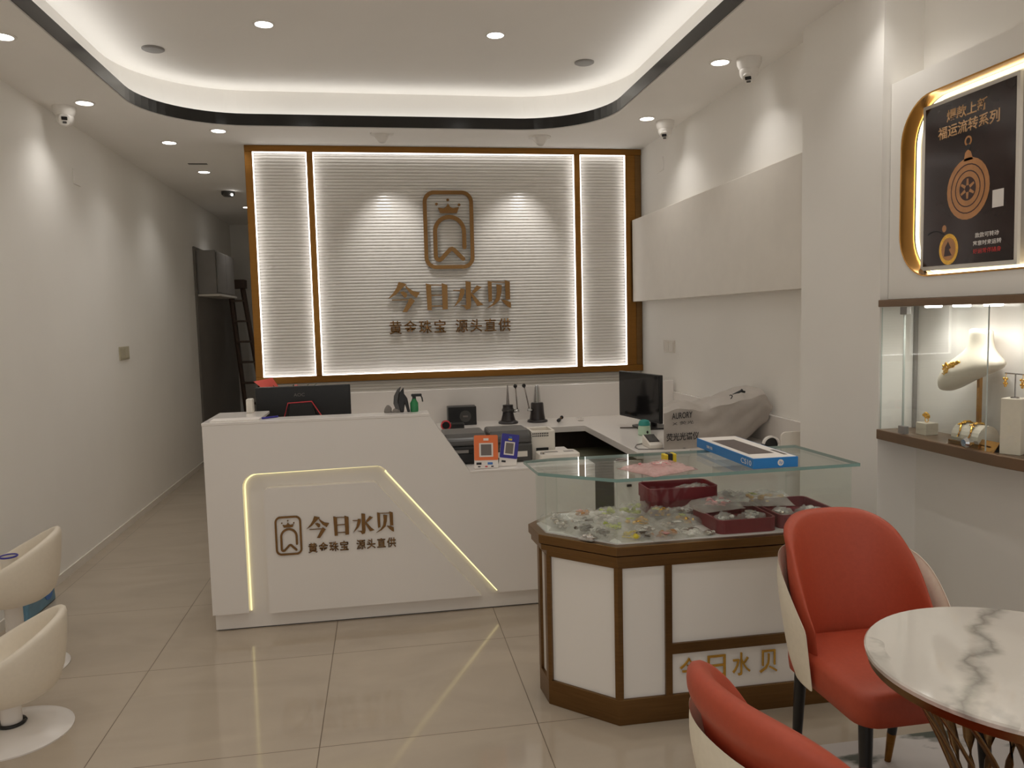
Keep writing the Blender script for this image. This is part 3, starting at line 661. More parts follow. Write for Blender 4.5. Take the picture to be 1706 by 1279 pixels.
pay_stand('payment_stand', 'orange payment stand with white foot strip on the low ledge', 0.447, 0.572, 0.747, 0.918, 3.955, 0.03, orange_card, card_white,
          [(0, 0.87, 0.006, card_white), (-0.62, 0.14, 0.006, ink), (0.32, 0.14, 0.006, blue_ink), (-0.6, 0.05, 0.003, ink), (0, 0.05, 0.003, red_ink), (0.5, 0.05, 0.003, ink)])
pay_stand('payment_stand', 'indigo payment stand leaning to the right beside the orange one', 0.578, 0.672, 0.747, 0.914, 3.985, 0.16, indigo_card, card_white,
          [(0, 0.90, 0.0035, blue_ink), (0, 0.83, 0.0045, yellow), (-0.5, 0.13, 0.005, ink)])

# printers and terminals on the inner desktop
def printer(name, label, x0, x1, y0, y1, z1, body, lid):
    t = thing(name, label, 'printer', ((x0+x1)/2, (y0+y1)/2, 0.725))
    z0 = 0.725; h = z1-z0
    bm = BM(); box(bm, x0, x1, y0, y1, z0, z0+h*0.62, bev=0.012); obj('body', bm, body, t)
    bm = BM(); prism(bm, [(y0+0.005, z0+h*0.62), (y0+0.02, z0+h*0.86), (y0+0.07, z1), (y1-0.02, z1), (y1-0.004, z0+h*0.62)], x1-x0-0.006, (x0+0.003, 0, 0), (0, 1, 0), (0, 0, 1), (1, 0, 0)); obj('lid', bm, lid, t, bevel=0.012)
    bm = BM(); box(bm, x0+0.03, x1-0.03, y0-0.004, y0+0.01, z0+0.03, z0+0.06); obj('paper_slot', bm, white_mat if body is dark_grey else black, t)
    bm = BM(); box(bm, x0+0.05, x0+0.13, y0-0.003, y0+0.01, z0+h*0.40, z0+h*0.5); obj('button_panel', bm, grey, t)
printer('receipt_printer', 'black printer with a dull grey lid left of the orange payment stand', 0.315, 0.555, 4.20, 4.52, 0.886, black, dark_grey)
printer('label_printer', 'dark grey printer with a shiny rounded lid behind the indigo payment stand', 0.566, 0.80, 4.19, 4.5, 0.892, dark_grey, dark_grey)
t = thing('vented_terminal', 'white terminal with rows of vent dots beside the dark printers', 'device', (0.87, 4.3, 0.725))
bm = BM(); box(bm, 0.803, 0.94, 4.24, 4.262, 0.725, 0.885, bev=0.006); box(bm, 0.803, 0.94, 4.40, 4.42, 0.725, 0.885, bev=0.004); box(bm, 0.803, 0.815, 4.255, 4.41, 0.725, 0.885); box(bm, 0.926, 0.94, 4.255, 4.41, 0.725, 0.885); box(bm, 0.81, 0.93, 4.26, 4.40, 0.725, 0.80); obj('body', bm, white_mat, t)
bm = BM()
for i in range(9):
    for j in range(2): box(bm, 0.811+i*0.0105, 0.817+i*0.0105, 4.2385, 4.241, 0.853+j*0.013, 0.861+j*0.013)
obj('vent_dots', bm, ink, t)
bm = BM(); box(bm, 0.83, 0.90, 4.237, 4.243, 0.735, 0.79); obj('dark_opening', bm, black, t)
t = thing('thermal_printer', 'low white printer with rounded corners in front of the vented terminal', 'printer', (0.93, 4.12, 0.725))
bm = BM(); prism(bm, rrect(0.815, 1.04, 4.06, 4.21, 0.025, 5), 0.055, (0, 0, 0.725), (1, 0, 0), (0, 1, 0), (0, 0, 1)); obj('body', bm, white_mat, t, bevel=0.004)
for a, b in ((0.86, 0.93), (0.965, 1.02)):
    bm = BM(); box(bm, a, b, 4.13, 4.16, 0.7795, 0.7815); obj('top_slot', bm, grey, t)
bm = BM(); lathe(bm, [(0.014, 0), (0.014, 0.012)], (0.836, 4.09, 0.778), 14); obj('roll_knob', bm, chrome, t)

# ------------------------------------------------------------------ things on the back counter
t = thing('clipper_box', 'black carton with a round grey emblem on the back counter', 'box', (0.53, 5.37, ZW))
bm = BM(); box(bm, 0.43, 0.625, 5.31, 5.42, ZW, ZW+0.128, bev=0.002, seg=1); obj('carton', bm, black, t)
bm = BM(); lathe(bm, [(0.040, 0), (0.040, 0.001)], (0.548, 5.309, ZW+0.062), 28, axis='Y'); obj('round_emblem', bm, dark_grey, t)
bm = BM(); box(bm, 0.531, 0.565, 5.3065, 5.309, ZW+0.056, ZW+0.067); obj('emblem_word', bm, grey_ink, t)
bm = BM(); box(bm, 0.432, 0.450, 5.3085, 5.311, ZW+0.012, ZW+0.022); obj('printed_mark', bm, card_white, t)
place(bpy.data.objects['hand_tool'], (0.40, 5.22, ZW))
th = bpy.data.objects['hand_tool']; th['label'] = 'black cylinder tool with a pinkish red flared rim on the back counter'
bm = BM(); lathe(bm, [(0.024, -0.006), (0.034, 0.0), (0.034, 0.008), (0.026, 0.010)], (0.395, 5.10, ZW+0.034), 20, axis='Y', cap=False); obj('flared_rim', bm, red_soft, th, smooth='auto')
bm = BM(); lathe(bm, [(0.022, -0.10), (0.024, 0.006)], (0.395, 5.10, ZW+0.034), 20, axis='Y'); obj('barrel', bm, black, th, smooth='auto')
bm = BM(); box(bm, 0.41, 0.52, 5.12, 5.16, ZW, ZW+0.042, bev=0.008); tag(obj('glasses_case', bm, black), 'slim black case lying in front of the black carton', 'case')

def ring_stretcher(x, y, label, ridged):
    t = thing('ring_stretcher', label, 'jewellery tool', (x, y, ZW), 0, 'ring stretchers on the back counter')
    m = mat('cast_iron', rgb(44, 38, 38), rough=0.3, var=0.1) if 'cast_iron' not in MATS else MATS['cast_iron']
    bm = BM(); lathe(bm, [(0.062, 0), (0.064, 0.006), (0.06, 0.012), (0.046, 0.018), (0.036, 0.055), (0.034, 0.07), (0.038, 0.074), (0.036, 0.09), (0.033, 0.094), (0.033, 0.112), (0.02, 0.113)] if not ridged else
                     [(0.064, 0), (0.066, 0.006), (0.062, 0.012), (0.05, 0.016), (0.043, 0.06), (0.040, 0.112), (0.036, 0.118), (0.02, 0.119)], (x, y, ZW), 28); obj('base', bm, m, t, smooth='auto')
    bm = BM()
    if ridged:
        pr = []
        for k in range(14): z = 0.118+k*0.0068; r = 0.024-k*0.0006; pr += [(r, z), (r, z+0.0045), (r-0.004, z+0.005), (r-0.004, z+0.0066)]
        lathe(bm, pr+[(0.012, 0.22), (0.010, 0.226)], (x, y, ZW), 20)
        obj('stepped_mandrel', bm, chrome, t)
    else:
        lathe(bm, [(0.0105, 0.112), (0.003, 0.232)], (x, y, ZW), 16); obj('tapered_mandrel', bm, steel, t, smooth='auto')
        bm = BM(); lathe(bm, [(0.0345, 0.076), (0.040, 0.078), (0.040, 0.084), (0.0345, 0.086)], (x, y, ZW), 24); obj('collar', bm, dark_grey, t)
    s = 1 if not ridged else -1
    bm = BM(); tube(bm, [(x+s*0.03, y-0.02, ZW+0.075), (x+s*0.066, y-0.03, ZW+0.078)], 0.010, 10); obj('hinge', bm, chrome, t, smooth=True)
    bm = BM(); tube(bm, [(x+s*0.056, y-0.03, ZW+0.078), (x+s*(0.046 if not ridged else 0.086), y-0.03, ZW+0.222)], 0.0042, 8); obj('lever', bm, steel, t, smooth=True)
    bm = BM(); ball(bm, (x+s*(0.045 if not ridged else 0.088), y-0.03, ZW+0.226), 0.0125, seg=14); obj('lever_knob', bm, black_gloss, t, smooth=True)
    t.scale = (1.1, 1.1, 1.15)
ring_stretcher(0.846, 5.31, 'black ring stretcher with a slim tapered mandrel on the back counter', False)
ring_stretcher(1.055, 5.32, 'black ring stretcher with a stepped ridged mandrel on the back counter', True)
t = thing('screw_tool', 'small dark brass ended tool lying on the back counter right of the stretchers', 'tool', (1.20, 5.27, ZW))
bm = BM(); tube(bm, [(1.185, 5.235, ZW+0.012), (1.205, 5.275, ZW+0.014)], 0.012, 10); obj('handle', bm, black, t, smooth=True)
bm = BM(); tube(bm, [(1.205, 5.275, ZW+0.014), (1.222, 5.30, ZW+0.022)], 0.007, 8); obj('brass_shank', bm, bronze, t, smooth=True)
bm = BM(); ball(bm, (1.227, 5.308, ZW+0.024), 0.013); obj('tip_knob', bm, black, t, smooth=True)
bm = BM(); box(bm, 1.33, 1.37, 5.24, 5.29, ZW, ZW+0.022, bev=0.003); tag(obj('clear_block', bm, bag_clear), 'small clear plastic block on the back counter', 'block')

mo = thing('computer_monitor', 'black monitor at an angle on the right of the back counter, screen showing', 'monitor', (1.70, 4.80, ZW), 0)
P0, P1 = Vector((1.553, 5.0, 0)), Vector((1.653, 4.5, 0)); d = (P1-P0).normalized(); nrm = Vector((0, 0, 1)).cross(d); 
if nrm.x > 0: nrm = -nrm
L_ = (P1-P0).length
def mpart(nm, pts, dep, off, m, bev=0):
    bm = BM(); prism(bm, pts, dep, P0+nrm*off, d, (0, 0, 1), nrm); return obj(nm, bm, m, mo, bevel=bev)
mpart('back_shell', [(0, 0.852), (L_, 0.852), (L_, 1.15), (0, 1.15)], 0.024, -0.024, black, 0.004)
mpart('screen', [(0.006, 0.866), (L_-0.006, 0.866), (L_-0.006, 1.145), (0.006, 1.145)], 0.002, 0.0, screen_m)
bm = BM(); tube(bm, [(1.72, 4.79, ZW+0.01), (1.70, 4.78, 0.95), (1.645, 4.77, 1.0)], 0.022, 10); obj('stand_neck', bm, black, mo)
bm = BM(); prism(bm, rrect(1.60, 1.80, 4.68, 4.90, 0.03, 4), 0.01, (0, 0, ZW), (1, 0, 0), (0, 1, 0), (0, 0, 1)); obj('stand_base', bm, black, mo)
t = thing('cleaner_pot', 'mint green pot with a teal lid in front of the angled monitor', 'pot', (1.563, 4.50, ZW))
bm = BM(); lathe(bm, [(0.034, 0), (0.039, 0.006), (0.037, 0.05), (0.033, 0.06)], (1.553, 4.50, ZW), 24); obj('pot_body', bm, mint, t, smooth='auto')
bm = BM(); lathe(bm, [(0.036, 0.06), (0.036, 0.068), (0.03, 0.088), (0.015, 0.094)], (1.553, 4.50, ZW), 24); obj('lid', bm, teal_m, t, smooth='auto')
bm = BM(); ball(bm, (1.560, 4.462, ZW+0.022), 0.008, 0.8, 0.5, 1.2); obj('switch', bm, black, t)
bm = BM(); tube(bm, [(1.50, 4.82, ZW+0.004), (1.60, 4.79, ZW+0.004)], 0.004, 6); tag(obj('pencil', bm, dark_wood_shade), 'dark pencil lying on the counter beside the mint pot', 'pencil')
t = thing('card_reader', 'white card reader with a dark sloping screen beside the grey covered machine', 'card reader', (1.45, 4.1, ZW))
bm = BM(); prism(bm, [(4.02, ZW), (4.02, ZW+0.022), (4.15, ZW+0.06), (4.15, ZW)], 0.075, (1.418, 0, 0), (0, 1, 0), (0, 0, 1), (1, 0, 0)); obj('body', bm, white_mat, t, bevel=0.006)
n_ = Vector((0, -0.28, 0.96)); bm = BM(); prism(bm, [(0.008, 0.03), (0.067, 0.03), (0.067, 0.125), (0.008, 0.125)], 0.003, (1.418, 4.022, ZW+0.023), (1, 0, 0), (0, 0.96, 0.28), (0, -0.28, 0.96)); obj('screen', bm, screen_m, t)
t = thing('desk_mouse', 'grey computer mouse between the mint pot and the card reader', 'mouse', (1.52, 4.30, ZW))
bm = BM(); ball(bm, (1.525, 4.31, ZW), 1.0, 0.032, 0.052, 0.034, seg=16)
for v in bm.verts: v.co.z = max(v.co.z, ZW)
obj('shell', bm, grey, t, smooth=True)
bm = BM(); ball(bm, (1.525, 4.275, ZW+0.026), 0.007); obj('scroll_wheel', bm, black, t, smooth=True)
bm = BM(); tube(bm, [(1.50, 4.05, ZW+0.004), (1.45, 4.19, ZW+0.004), (1.385, 4.15, ZW+0.004), (1.355, 4.08, ZW+0.004), (1.35, 4.01, ZW+0.004), (1.41, 3.985, ZW+0.004), (1.52, 3.98, ZW+0.004), (1.60, 3.965, ZW+0.004)], 0.0035, 6); tag(obj('cable', bm, grey), 'thin grey cable looped on the near end of the counter', 'cable')

# covered spectrometer
mc = thing('covered_machine', 'machine under a grey dust cover with printed characters, on the right counter', 'machine', (1.8, 4.15, ZW))
bm = BM(); nx, nz = 46, 16; X0, X1 = 1.478, 2.105; YF, YR = 3.965, 4.30
def topz(u):   # silhouette of the cover along its width
    pts = [(0, 1.018), (0.13, 1.04), (0.24, 1.035), (0.34, 1.02), (0.55, 1.05), (0.75, 1.075), (0.93, 1.098), (1.0, 1.03)]
    for (a, za), (b, zb_) in zip(pts, pts[1:]):
        if u <= b: f = (u-a)/(b-a); f = f*f*(3-2*f); return za+(zb_-za)*f
    return 1.03
rings = []
for i in range(nx+1):
    u = i/nx; x = X0+(X1-X0)*u; zt_ = topz(u); ring = []
    slope = max(0.0, (u-0.22))*0.22            # the front drapes back towards the right
    for j in range(nz+1):
        v = j/nz
        fold = 0.010*math.sin(9*u+7*v*u+3)*u + 0.013*noise.noise(Vector((u*6, v*4, 1)))*min(1, u*3) + 0.012*abs(math.sin(10*(u-0.7*v)))*u
        zb0 = ZW+0.09*max(0, u-0.78)/0.22
        ring.append((x, YF+slope*(1-v)**1.5*0.7-fold, zb0+(zt_-0.03-zb0)*v))
    for v in (0.12, 0.4, 0.7, 1.0):
        ring.append((x+0.13*v*(1-u)**1.5, YF+(YR-YF)*v, zt_+0.008*math.sin(12*u+4*v)*u-0.02*v*v*v))
    ring.append((x+0.13*(1-u)**1.5, YR, ZW))
    rings.append(ring)
quad_loft(bm, rings, True, True, True); obj('dust_cover', bm, grey_cloth, mc, smooth='auto')
text('printed_word', 'AURORY', (1.520, 3.952, 0.955), (1, 0, 0.05), (0, 0, 1), 0.115, 0.034, ink, mc, 0.001, 0.01)
text('printed_word', 'X 荧光', (1.522, 3.952, 0.922), (1, 0, 0.05), (0, 0, 1), 0.12, 0.018, ink, mc, 0.001)
text('printed_word', '荧光光谱仪', (1.488, 3.952, 0.838), (1, 0, 0.02), (0, 0, 1), 0.185, 0.042, ink, mc, 0.001, 0.01)
bm = BM(); tube(bm, [(1.90, 4.02, 1.065), (1.945, 4.02, 1.085), (1.97, 4.02, 1.08)], 0.007, 6); tube(bm, [(1.945, 4.02, 1.085), (1.955, 4.02, 1.094)], 0.006, 6); obj('black_strap', bm, black, mc)
text('printed_word', '2', (1.868, 3.985, 1.048), (1, 0, 0), (0, 0.5, 0.86), 0.02, 0.026, ink, mc, 0.001, 0.02)
t = thing('paper_tray', 'white rounded plastic tray beside the pillar, at the end of the counter', 'tray', (2.08, 3.72, ZW))
bm = BM(); prism(bm, rrect(2.005, 2.132, ZW, 0.90, 0.03, 5), 0.012, (0, 3.70, 0)); obj('front_lip', bm, white_mat, t, bevel=0.003)
bm = BM(); box(bm, 2.01, 2.132, 3.70, 3.88, ZW, ZW+0.01, bev=0.002); obj('tray_floor', bm, white_mat, t)
t = thing('headphones', 'black headphones with a white rim lying between the covered machine and the tray', 'headphones', (1.98, 3.72, ZW))
bm = BM(); lathe(bm, [(0.036, -0.02), (0.040, 0.0), (0.040, 0.012), (0.028, 0.014)], (1.965, 3.73, ZW+0.042), 24, axis='Y'); obj('ear_cup', bm, black, t, smooth='auto')
bm = BM(); ribbon_mesh(bm, arc(0, 0, 0.043, 10, 170, 14), 0.008, 0.02, (1.965, 3.725, ZW+0.042), (1, 0, 0), (0, 0, 1), (0, -1, 0)); obj('white_rim', bm, card_white, t)
bm = BM(); tube(bm, [(1.93, 3.75, ZW+0.02), (1.89, 3.76, ZW+0.04), (1.86, 3.78, ZW+0.03), (1.88, 3.74, ZW+0.012)], 0.008, 6); obj('cord', bm, black, t)

# ------------------------------------------------------------------ glass showcase
case = thing('glass_showcase', 'glass topped jewellery showcase with bronze trim and white panels', 'showcase', (1.2, 2.9, 0))
A_, B_, C__, D_, E_, F_ = (0.588, 3.03), (0.597, 2.895), (0.816, 2.674), (1.745, 2.674), (1.745, 3.16), (0.70, 3.16)
PLAN = [A_, B_, C__, D_, E_, F_]
def offset(poly, o):
    P = [Vector(p) for p in poly]; n = len(P); out = []
    for i in range(n):
        d1 = (P[i]-P[i-1]).normalized(); d2 = (P[(i+1) % n]-P[i]).normalized()
        n1 = Vector((d1.y, -d1.x)); n2 = Vector((d2.y, -d2.x)); b = (n1+n2); b = b/(b.dot(n1))
        out.append(tuple(P[i]+b*o))
    return out
def slab(bm, poly, z0, z1, mi=0, side=None): prism(bm, poly, z1-z0, (0, 0, z0), (1, 0, 0), (0, 1, 0), (0, 0, 1), mi, side)
bm = BM(); slab(bm, offset(PLAN, 0.0), 0.0, 0.098); obj('plinth', bm, bronze_dk, case, bevel=0.002)
bm = BM(); slab(bm, offset(PLAN, -0.012), 0.098, 0.60); obj('carcass', bm, white_panel, case)
bm = BM(); slab(bm, offset(PLAN, -0.002), 0.596, 0.626); slab(bm, offset(PLAN, 0.022), 0.626, 0.648); slab(bm, offset(PLAN, 0.010), 0.648, 0.654); slab(bm, offset(PLAN, 0.032), 0.654, 0.688); obj('bronze_rim', bm, bronze_dk, case, bevel=0.002)
bm = BM(); slab(bm, offset(PLAN, 0.0), 0.688, 0.692); obj('display_deck', bm, white_panel, case)
def edge_box(bm, p, q, t0, t1, z0, z1, out, dep):
    P, Q = Vector(p), Vector(q); dd = (Q-P).normalized(); nn = Vector((dd.y, -dd.x))
    a = P+dd*t0+nn*out; b = P+dd*t1+nn*out
    prism(bm, [(a.x, a.y), (b.x, b.y), (b.x-nn.x*dep, b.y-nn.y*dep), (a.x-nn.x*dep, a.y-nn.y*dep)], z1-z0, (0, 0, z0), (1, 0, 0), (0, 1, 0), (0, 0, 1))
LBC = (Vector(C__)-Vector(B_)).length
posts = [(A_, B_, 0.0, 0.028), (A_, B_, 0.105, 0.1353), (B_, C__, 0.0, 0.016), (B_, C__, LBC-0.016, LBC), (C__, D_, 0.0, 0.018), (C__, D_, 0.182, 0.208), (C__, D_, 0.905, 0.929)]
for p, q, a, b in posts:
    bm = BM(); edge_box(bm, p, q, a, b, 0.098, 0.60, 0.0, 0.02); obj('bronze_post', bm, bronze_dk, case)
bm = BM(); edge_box(bm, C__, D_, 0.208, 0.905, 0.256, 0.295, 0.0, 0.02); obj('bronze_crossbar', bm, bronze_dk, case)
for ch, x in (('今', 1.055), ('日', 1.165), ('水', 1.265), ('贝', 1.375)):
    text('character', ch, (x, 2.684, 0.145), (1, 0, 0), (0, 0, 1), 0.072, 0.088, gold, case, 0.006, 0.0)
ZG = 0.94
def pane(nm, p, q, z0, z1, o):
    P, Q = Vector(p), Vector(q); dd = (Q-P).normalized(); nn = Vector((dd.y, -dd.x))
    a, b = P+nn*o, Q+nn*o; c, e = b-nn*0.006, a-nn*0.006
    bm = BM(); prism(bm, [(a.x, a.y), (b.x, b.y), (c.x, c.y), (e.x, e.y)], z1-z0, (0, 0, z0), (1, 0, 0), (0, 1, 0), (0, 0, 1))
    for f in bm.faces:
        if abs(f.normal.z) > 0.5 or abs(f.normal.dot(Vector((dd.x, dd.y, 0)))) > 0.5: f.material_index = 1
    return obj(nm, bm, [glass_m, glass_edge], case)
GP = offset(PLAN, 0.0)
for i in range(6): pane('glass_pane', GP[i], GP[(i+1) % 6], 0.692, ZG-0.012, 0.0)
TP = [(0.548, 3.075), (0.558, 2.825), (0.805, 2.628), (1.768, 2.655), (1.752, 3.10), (0.66, 3.10)]
bm = BM(); slab(bm, TP, ZG-0.012, ZG, 0, 1); obj('glass_top', bm, [glass_m, glass_edge], case)

# maroon trays
def tray(label, x0, x1, y0, y1, z, h=0.052):
    t = thing('jewellery_tray', label, 'tray', ((x0+x1)/2, (y0+y1)/2, z), 0, 'maroon jewellery trays')
    bm = BM(); o = rrect(x0, x1, y0, y1, 0.028, 5); i = rrect(x0+0.008, x1-0.008, y0+0.008, y1-0.008, 0.022, 5)
    quad_loft(bm, [[(p[0], p[1], zz) for p in l] for l, zz in ((o, z), (o, z+h), (i, z+h), (i, z+0.008))], True, True, True); obj('tray_shell', bm, maroon, t)
    bm = BM(); box(bm, x0+0.009, x1-0.009, (y0+y1)/2-0.003, (y0+y1)/2+0.003, z+0.007, z+h*0.7); obj('divider', bm, maroon, t)
    return t
ZD = 0.6925
tray('maroon tray nearest the glass front, in the middle of the showcase', 1.214, 1.452, 2.690, 2.955, ZD)
tray('maroon tray at the right end of the showcase', 1.470, 1.728, 2.705, 2.985, ZD)
bm = BM(); box(bm, 1.06, 1.34, 3.0, 3.14, ZD, 0.758, bev=0.004); tag(obj('riser_block', bm, maroon), 'low maroon riser block under the rear maroon tray', 'block')
tray('maroon tray raised at the back of the showcase', 1.05, 1.352, 2.985, 3.148, 0.758, 0.05)

# bags of jewellery
def make_bag(seed, w, l, h, film):
    rr = random.Random(seed); bm = BM(); n, k = 15, 13; T, Bt = [], []
    for i in range(n):
        a, b = [], []
        for j in range(k):
            u, v = i/(n-1)*2-1, j/(k-1)*2-1
            e = (1-abs(u)**2.6)*(1-abs(v)**2.6)
            nz_ = noise.noise(Vector((u*2.4+seed, v*2.4, seed*1.7)))*0.5+noise.noise(Vector((u*5+seed, v*5, 3.1)))*0.35
            z = max(0.0015, h*e**0.3*(0.62+0.6*nz_+0.4*abs(noise.noise(Vector((u*3.3+seed, v*3.3+2, 9.0))))))
            wob = 1+0.10*noise.noise(Vector((u*1.5, v*1.5, seed)))
            a.append((u*w/2*wob, v*l/2*wob, z)); b.append((u*w/2*wob, v*l/2*wob, 0.0))
        T.append(a); Bt.append(b)
    vt = [[bm.verts.new(p) for p in r] for r in T]; vb = [[bm.verts.new(p) for p in r] for r in Bt]
    for i in range(n-1):
        for j in range(k-1):
            bm.faces.new((vt[i][j], vt[i+1][j], vt[i+1][j+1], vt[i][j+1])); bm.faces.new((vb[i][j], vb[i][j+1], vb[i+1][j+1], vb[i+1][j]))
    for i in range(n-1):
        bm.faces.new((vt[i][0], vb[i][0], vb[i+1][0], vt[i+1][0])); bm.faces.new((vt[i][k-1], vt[i+1][k-1], vb[i+1][k-1], vb[i][k-1]))
    for j in range(k-1):
        bm.faces.new((vt[0][j], vt[0][j+1], vb[0][j+1], vb[0][j])); bm.faces.new((vt[n-1][j], vb[n-1][j], vb[n-1][j+1], vt[n-1][j+1]))
    return obj('plastic_bag', bm, film, None, smooth=True)
bag_no = [0]
silver = mat('silver_pieces', rgb(200, 190, 180), rough=0.25, metal=1.0, var=0.2, scale=50)
brownish = mat('brown_beads', rgb(82, 64, 50), rough=0.35, var=0.3, scale=60)
lime = mat('lime_tag', rgb(190, 200, 70), rough=0.5, var=0.08)
def bag(x, y, z, w, l, h, rz, kind, label, film=None, tilt=0.0):
    bag_no[0] += 1; s = bag_no[0]; rr = random.Random(s*31)
    t = thing('jewellery_bag', label, 'plastic bag', (0, 0, 0), 0, 'bags of jewellery in the showcase')
    w *= 1.3; l *= 1.3; h *= 0.95
    o = make_bag(s, w, l, h, film or bag_clear); o.parent = t
    kinds = {'gold': (gold, lime), 'yellow': (yellow, gold), 'silver': (silver, card_white), 'brown': (brownish, silver), 'rose': (poster_gold, pink), 'pink': (pink, card_white), 'card': (card_white, silver), 'lime': (lime, silver)}[kind]
    bm = BM()
    for k in range(15):
        a, r = rr.uniform(0, 2*PI), rr.uniform(0, 0.36)
        c = (w*r*math.cos(a), l*r*math.sin(a), h*rr.uniform(0.2, 0.62)); q = rr.uniform(0.006, 0.014)
        if k % 3 == 0: tube(bm, [(c[0]+q*1.3*math.cos(z_), c[1]+q*1.3*math.sin(z_), c[2]+0.003*math.sin(2*z_)) for z_ in [2*PI*m_/10 for m_ in range(11)]], 0.0022, 5)
        else: ball(bm, c, q, 1, rr.uniform(.6, 1), rr.uniform(.4, .7), seg=8)
    p = obj('jewellery', bm, kinds[0], None, smooth=True); p.parent = t
    bm = BM(); a = rr.uniform(-0.3, 0.3)
    q_ = 1.6 if kind in ('card', 'pink') else 1.0
    prism(bm, [(-0.016*q_, -0.011*q_), (0.016*q_, -0.011*q_), (0.016*q_, 0.011*q_), (-0.016*q_, 0.011*q_)], 0.0012, (w*0.2*math.cos(s), l*0.2*math.sin(s), h*0.6), (math.cos(s), math.sin(s), 0), (-math.sin(s), math.cos(s), 0), (0, 0, 1)); p = obj('tag', bm, kinds[1], None); p.parent = t
    t.matrix_basis = Matrix.Translation((x, y, z)) @ Matrix.Rotation(rz, 4, 'Z') @ Matrix.Rotation(tilt, 4, 'X')
    return t
bag(0.664, 3.02, ZD, 0.075, 0.09, 0.045, 0.3, 'silver', 'clear bag of silvery pieces in the rear left corner of the showcase')
bag(0.682, 2.93, ZD, 0.09, 0.07, 0.035, 1.0, 'silver', 'clear bag of pale pieces against the left glass of the showcase')
bag(0.735, 2.845, ZD, 0.085, 0.08, 0.055, 0.5, 'brown', 'bag of dark brown beads inside the left front glass')
bag(0.765, 2.955, ZD, 0.085, 0.08, 0.042, 0.2, 'brown', 'bag of brown pieces with a black loop, left side of the showcase')
bag(0.795, 2.775, ZD, 0.07, 0.07, 0.045, 0.8, 'brown', 'bag of mixed brown and cream beads just left of the front glass corner')
bag(0.885, 2.735, ZD, 0.085, 0.075, 0.032, 0.1, 'yellow', 'bag with bright yellow pieces right at the front glass corner')
bag(0.86, 2.86, ZD, 0.10, 0.09, 0.03, 0.9, 'lime', 'flat bag with a lime tag behind the yellow pieces')
bag(0.875, 2.985, ZD, 0.10, 0.09, 0.03, 0.4, 'card', 'pale flat bag near the back left glass of the showcase')
bag(0.975, 2.92, ZD, 0.11, 0.10, 0.035, 0.2, 'gold', 'bag of gold pieces with a lime tag in the middle left of the showcase')
bag(0.968, 2.80, ZD, 0.10, 0.09, 0.03, 1.2, 'card', 'flat clear bag of white cards in the left middle of the showcase')
bag(1.005, 2.72, ZD, 0.10, 0.07, 0.034, 0.3, 'rose', 'bag of rosy gold chains along the front glass')
bag(1.085, 2.845, ZD, 0.11, 0.10, 0.03, 0.6, 'silver', 'flat silvery bag left of the front maroon tray')
bag(1.105, 2.735, ZD, 0.11, 0.08, 0.022, 0.1, 'card', 'thin clear bag lying along the front glass left of the maroon tray')
bag(1.165, 2.895, ZD, 0.09, 0.10, 0.04, 0.2, 'gold', 'bag of gold bangles touching the front maroon tray')
bag(1.09, 2.955, ZD, 0.10, 0.06, 0.075, 0.1, 'gold', 'heaped bag of gold and dark pieces in front of the rear maroon tray')
bag(1.00, 3.04, ZD, 0.10, 0.09, 0.075, 0.5, 'lime', 'tall crumpled bag with a lime tag left of the rear maroon tray')
bag(1.175, 2.968, ZD, 0.08, 0.03, 0.06, 0.0, 'card', 'crumpled clear bag wedged under the front of the rear maroon tray')
bag(1.285, 2.885, ZD+0.054, 0.15, 0.10, 0.05, 0.2, 'pink', 'clear bag of pink pieces lying over the front maroon tray')
bag(1.275, 2.775, ZD+0.022, 0.075, 0.06, 0.045, 0.8, 'card', 'small bag with a white card inside the front maroon tray, left')
bag(1.395, 2.785, ZD+0.022, 0.07, 0.065, 0.045, 0.3, 'card', 'small bag with a white card inside the front maroon tray, right')
bag(1.50, 2.92, ZD+0.054, 0.17, 0.11, 0.05, -0.2, 'gold', 'large clear bag of gold pieces over the left of the right hand maroon tray')
bag(1.53, 2.80, ZD+0.022, 0.07, 0.055, 0.045, 0.4, 'silver', 'small silvery bag inside the right hand maroon tray, near side')
bag(1.65, 2.80, ZD+0.022, 0.08, 0.07, 0.045, 0.1, 'card', 'bag with a pink white card inside the right end of the right hand tray')
bag(1.44, 3.07, ZD, 0.15, 0.09, 0.09, 0.1, 'silver', 'big crumpled clear bag at the back between the two rear trays')
bag(1.62, 3.075, ZD, 0.14, 0.09, 0.07, -0.2, 'card', 'crumpled clear bag at the back right of the showcase')
bag(1.27, 3.065, 0.767, 0.13, 0.08, 0.05, 0.2, 'card', 'clear bag of white cards inside the raised rear maroon tray')
bag(0.80, 3.085, ZD, 0.09, 0.07, 0.035, 0.2, 'rose', 'clear bag of rosy pieces at the back left edge of the deck')
bag(0.905, 3.085, ZD, 0.08, 0.07, 0.04, 0.1, 'lime', 'clear bag with a lime tag at the back edge, left of the riser')
bag(0.735, 2.765, ZD, 0.05, 0.05, 0.02, 0.78, 'silver', 'tiny bag of grey pieces against the angled front glass')
bag(0.93, 2.725, ZD, 0.05, 0.05, 0.03, 0.4, 'brown', 'tiny bag of brown beads beside the yellow pieces')
bag(1.185, 2.715, ZD, 0.03, 0.03, 0.015, 0.2, 'silver', 'tiny clear bag beside the near corner of the front maroon tray')
